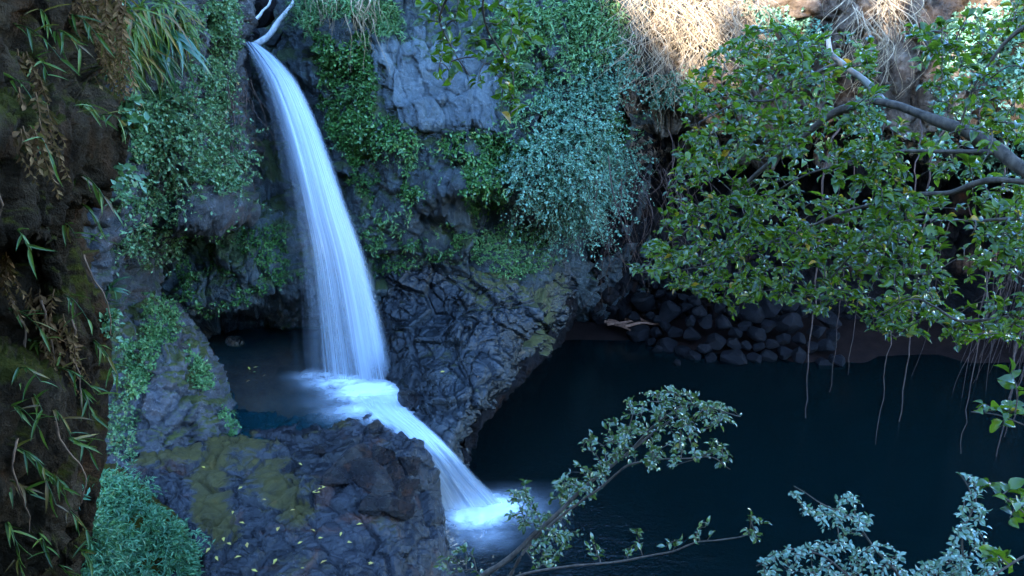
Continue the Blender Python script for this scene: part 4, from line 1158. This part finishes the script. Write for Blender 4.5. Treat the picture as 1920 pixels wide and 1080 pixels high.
def frond_mesh(P, L, mat, pin=.07, seed=0):
    """hanging rachis with small withered pinnae down both sides"""
    rs = np.random.default_rng(seed)
    t = np.linspace(0, 1, 14)
    S = P + np.stack([.10 * L * np.sin(t * 2 + seed) + .05 * t, -.12 * L * np.sin(t * 3.1), -L * t + .12 * L * np.sin(t * 3.1)], -1)
    V, F = tubes([S], [np.linspace(.005, .0015, 14)], 4)
    n = int(70 * L)
    tt = np.linspace(.08, 1, n)
    Q = np.stack([np.interp(tt, t, S[:, a]) for a in range(3)], -1)
    sg = np.where(np.arange(n) % 2, 1, -1)
    Dv = np.stack([sg * .7 + .3 * rs.normal(size=n), -.2 + .4 * rs.normal(size=n), -.9 + .3 * rs.normal(size=n)], -1)
    V0, F0 = TEMPL['small']
    X, Yv, Z = leaf_basis(Dv, np.array([0, -1.0, .3]) + .5 * rs.normal(size=(n, 3)))
    LL = (pin * (1 - .5 * tt) * rs.uniform(.6, 1.3, n))[:, None, None]
    W = (V0[None, :, 0, None] * X[:, None] * .38 + V0[None, :, 1, None] * Yv[:, None] + V0[None, :, 2, None] * Z[:, None]) * LL + Q[:, None]
    F2 = (F0[None] + (np.arange(n) * 4)[:, None, None]).reshape(-1, 3) + len(V)
    r = np.concatenate([np.full(len(V), .3), np.repeat(rs.random(n), 4)])
    return mesh('frond', np.concatenate([V, W.reshape(-1, 3)]), [F, F2], M[mat], rnd=r)
DF = {0: 'long brown withered fern fronds hanging in a curtain down the near rock wall', 1: 'short brown withered fern fronds caught on the near rock wall'}
for k, (x, y, L) in enumerate([(150, -20, .85), (165, 0, .95), (185, 0, .8), (135, 10, .75), (172, -30, .9), (60, 130, .45), (90, 210, .4), (20, 170, .5), (190, 60, .6), (40, 100, .5), (110, 580, .5), (125, 620, .5), (90, 540, .5), (10, 470, .6), (100, 660, .35), (30, 240, .4), (60, 230, .35)]):
    h = pick(on_wall(x, y), y)
    if h is None: continue
    P = h[0] + h[1] * .05
    big = L > .7
    root = empty('dead_fern', P, DF[0 if big else 1], 'fern', 'long withered fern curtain' if big else 'withered fern fronds on the near wall')
    for j in range(5 if big else 3):
        link('frond', frond_mesh(P + .05 * RNG.normal(size=3) * np.array([1.3, .4, .6]), L * RNG.uniform(.6, 1.1), 'g_dead', .075, k * 7 + j), root)
for k, (x, y, L) in enumerate([(95, 560, 1.0), (125, 600, .8), (60, 640, .9), (105, 780, .7), (20, 560, 1.1), (40, 820, .8), (150, 480, .7), (10, 300, .6)]):
    q = hang(on_wall(x, y), y, L, .08, .010, n=22, off=.05, curl=.13)
    if not q: continue
    P = q[0] + .03 * np.stack([fbm(q[0] * 7 + 13 * a + k, 3) for a in range(3)], -1)
    V, F = tubes([P], [q[1]], 6)
    tag(link('dry_vine', mesh('dry_vine', V, F, M['dryvine'])), 'twisted dry brown vine hanging down the near rock wall', 'vine', 'dry vines on the near rock wall')
tuft('strap_plant', 'large plant with long arching strap leaves high on the cliff among grass', 'plant', None, 292, 62, 34, 1.15, .07, 'g_strap', lean=(.7, -.6, .15), stem=.3, spread=.6, shape='strap')
tuft('strap_plant', 'strap leaved plant sprouting from the wall above the grey outcrop', 'plant', None, 200, 545, 13, .42, .10, 'g_strap', lean=(.5, -.4, .5), stem=.12, spread=.6, shape='strap')
for k, (x, y) in enumerate([(222, 0), (245, 40), (210, 80), (262, 10), (300, 0), (235, 100), (255, 75), (330, 10), (275, 110), (320, 60), (205, 130), (340, 40), (230, 50), (200, 30), (285, 20)]):
    near_ = pick(x, y)[0][1] < 9
    tuft('tall_grass', 'drooping grass tuft on the near wall edge by the strap plant' if near_ else 'drooping grass tuft on the cliff around the large strap plant', 'grass', 'grass on the wall edge' if near_ else 'grass around the strap plant',
         x, y, 18, .36 if near_ else .75, .055, 'g_grass', lean=(.35, -.6, -.1), stem=.22, spread=.6, shape='strap')

# ------------------------------------------------------------------ loose rocks, stones, driftwood, fallen leaves
def ico():
    import bmesh
    bm = bmesh.new()
    bmesh.ops.create_icosphere(bm, subdivisions=4, radius=1)
    V = np.array([v.co[:] for v in bm.verts]); F = np.array([[v.index for v in f.verts] for f in bm.faces])
    bm.free()
    return V, F
ICO = ico()
def blob(seed, angular=.5, mat='boulder', sub=None, cuts=14, lo=.5, hi=.88):
    V, F = sub or ICO
    rs = np.random.default_rng(seed)
    d = nrm(V)
    P = d.copy()
    for _ in range(cuts):           # flatten against random planes: broken faces
        n = nrm(rs.normal(size=3)); h = rs.uniform(lo, hi)
        k = np.maximum((P * n).sum(-1) - h, 0)
        P = P - n * (k * angular * 1.6)[:, None].clip(0, None) if angular < .6 else P - n * k[:, None]
    P = P * (1 + .05 * fbm(d * 2.2 + seed, 3) + .012 * fbm(d * 9 + seed, 2))[:, None]
    me = mesh('rock', P, F, M[mat])
    me.set_sharp_from_angle(angle=.45)
    return me
def rock(name, label, px, py, w, h, depth, seed, z=None, Y=None, mat='boulder', ang=.7, rot=0.0, cat='boulder', group=None, cuts=14, lo=.5, hi=.88):
    if z is not None: c = PZ(px, py, z)
    elif Y is not None: c = PY(px, py, Y)
    else: c = pick(px, py)[0] + np.array([0, 0, .35 * h])
    mw = Matrix.Translation(c) @ Matrix.Rotation(rot, 4, 'Z') @ Matrix.Rotation(.2 * math.sin(seed), 4, 'X') @ Matrix.Diagonal((w, depth, h, 1))
    return tag(link(name, blob(seed, ang, mat, None, cuts, lo, hi), None, mw), label, cat, group)
rock('boulder', 'round black wet boulder beside the foam at the foot of the fall', 764, 748, .30, .27, .28, 1, z=2.25)
rock('boulder', 'small dark boulder on the basin lip where the cascade begins', 704, 808, .24, .17, .2, 2)
rock('boulder', 'grey boulder lying in the shallow water inside the cave', 442, 640, .28, .18, .22, 3, z=2.05)
rock('boulder', 'brown boulder wedged at the lip of the waterfall', 462, 62, .33, .3, .3, 4, Y=20.9, mat='stone')
rock('boulder', 'grey boulder under the pale driftwood above the waterfall', 505, 72, .5, .32, .4, 5, Y=21.3, mat='cliff')
rock('boulder', 'large blue grey boulder behind the pale driftwood', 500, 15, .9, .9, .6, 8, Y=23.2, mat='stone')
for k, (x, y, w, h, d, s, rz) in enumerate([(655, 868, .42, .16, .3, 21, .5), (690, 905, .55, .2, .3, 22, -.4), (735, 905, .34, .22, .26, 23, .8), (760, 925, .3, .24, .26, 24, .2), (640, 905, .3, .12, .3, 25, -.9), (720, 860, .3, .15, .25, 26, 1.2),
                                             (600, 850, .26, .1, .22, 27, .1), (700, 960, .4, .15, .3, 28, 1.7), (770, 880, .3, .2, .28, 29, .4), (740, 965, .35, .18, .3, 30, .6)]):
    rock('rock_slab', 'angular wet dark slab on the rock platform beside the cascade', x, y, w * 1.15, h * 1.7, d * 1.15, s, rot=rz, ang=1.0, mat='slab', cuts=9, lo=.3, hi=.62, cat='rock', group='angular slabs beside the cascade')

# stone bank on the far side of the pool
bank = empty('stone_bank', PZ(1400, 690, 0), 'bank of stacked dark round stones on the far side of the pool', 'stone wall')
import bmesh as _bm
b_ = _bm.new(); _bm.ops.create_icosphere(b_, subdivisions=3, radius=1)
ICO2 = (np.array([v.co[:] for v in b_.verts]), np.array([[v.index for v in f.verts] for f in b_.faces])); b_.free()
smesh = [blob(100 + i, 1.0, 'stone', ICO2) for i in range(12)]
pts_ = []
for _ in range(9000):
    if len(pts_) >= 285: break
    r = RNG.uniform(.36, .5) if len(pts_) < 8 else RNG.uniform(.2, .36) if len(pts_) < 130 else RNG.uniform(.11, .2)
    x = 4.1 + (6.2 if len(pts_) < 200 else 12.5) * RNG.random() ** (1.1 if len(pts_) < 200 else .7)
    top = 1.9 + .4 * math.sin(x * 1.3) - .10 * max(0, x - 8)
    z = RNG.uniform(-.05, top)
    base = float(np.interp(x, [3.8, 5, 6, 9, 18], [25.2, 24.3, 23.5, 23.2, 23.0]))
    p = np.array([x, base + z * .95, z])
    if all(np.linalg.norm(p - q) > .78 * (r + rr) for q, rr in pts_): pts_.append((p, r))
for i, (p, r) in enumerate(pts_):
    mw = Matrix.Translation(p) @ Matrix.Rotation(RNG.uniform(0, 6.28), 4, 'Z') @ Matrix.Rotation(RNG.uniform(-.8, .8), 4, 'X') @ Matrix.Diagonal((r * 1.2, r * 1.05, r * RNG.uniform(.75, 1.0), 1))
    link('stone', smesh[i % 12], bank, mw)
for k, (x, y, w) in enumerate([(1232, 655, .22), (1255, 650, .3), (1298, 668, .28), (1270, 680, .16), (1560, 672, .2), (1330, 655, .34)]):
    rock('boulder', 'loose stone lying in the shallows below the stone bank', x, y, w, w * .8, w, 60 + k, z=.05, mat='stone', group='loose stones in the shallows')

# driftwood
def log(label, pts, r, mat='drift', name='driftwood', group=None, kinds=None):
    P = smooth_path(pts, 16, .06)
    V, F = tubes([P], [np.linspace(r, r * .55, 16) * (1 + .2 * vnoise(P * 5))], 8)
    return tag(link(name, mesh(name, V, F, M[mat])), label, 'driftwood', group)
for k in range(11):
    x = RNG.uniform(1125, 1180); y = 598 + 2.2 * k - 10
    a = PZ(x, y, .25 + .03 * k); b = PZ(x + RNG.uniform(30, 75), y + RNG.uniform(-10, 14), .2 + .03 * k)
    log('reddish brown driftwood piled at the pool edge under the recess', [a, (a + b) / 2 + np.array([0, 0, .06]), b], RNG.uniform(.03, .075), group='driftwood piled under the recess')
log('bleached driftwood trunk jammed above the waterfall', [PY(475, 88, 20.6), PY(500, 70, 20.8), PY(520, 45, 21), PY(545, 12, 21.3), PY(560, -25, 21.8)], .085, 'palewood')
log('thin bleached branch crossing behind the jammed trunk', [PY(468, 45, 21.2), PY(485, 30, 21.3), PY(505, 10, 21.5), PY(515, -20, 21.8)], .045, 'palewood')

# fallen leaves on the platform
lv = leaf_variants('small', 'yellow', .42, 6)
for k, (x, y) in enumerate([(460, 985), (437, 960), (465, 1030), (558, 1022), (602, 1060), (597, 1012), (570, 1068), (690, 1062), (700, 1058), (440, 1050), (520, 1000), (455, 915), (585, 925), (610, 915), (520, 1050), (640, 1000), (420, 1010), (500, 940), (470, 1070),
                            (545, 960), (660, 1020), (395, 1030), (405, 1045), (385, 880), (480, 700), (465, 690), (500, 705), (470, 715), (485, 690), (825, 700), (895, 710), (590, 1000), (435, 1025), (560, 870), (680, 985)]):
    h = pick(x, y)
    if h is None: continue
    P, N = h
    if 685 < y < 720 and x < 600: P = PZ(x, y, 2.02); N = np.array([0, 0, 1.])
    N = nrm(N * .5 + np.array([0, 0, 1]))
    X, Yv, Z = leaf_basis(RNG.normal(size=(1, 3)) * np.array([1, 1, .1]), N[None])
    mw = Matrix.Translation(P + N * .035) @ Matrix(((X[0][0], Yv[0][0], Z[0][0], 0), (X[0][1], Yv[0][1], Z[0][1], 0), (X[0][2], Yv[0][2], Z[0][2], 0), (0, 0, 0, 1))) @ Matrix.Scale(RNG.uniform(.08, .15), 4)
    tag(link('fallen_leaf', lv[int(RNG.integers(0, 6))], None, mw), *(('fallen yellow leaf floating on the basin beside the cave', 'leaf', 'leaves floating on the basin') if y < 720 and x < 600 else ('fallen leaf lying on the wet slope beside the waterfall', 'leaf', 'leaves on the wet slope') if x > 800 else ('fallen yellow leaf lying on the wet rock platform', 'leaf', 'fallen leaves on the platform')))
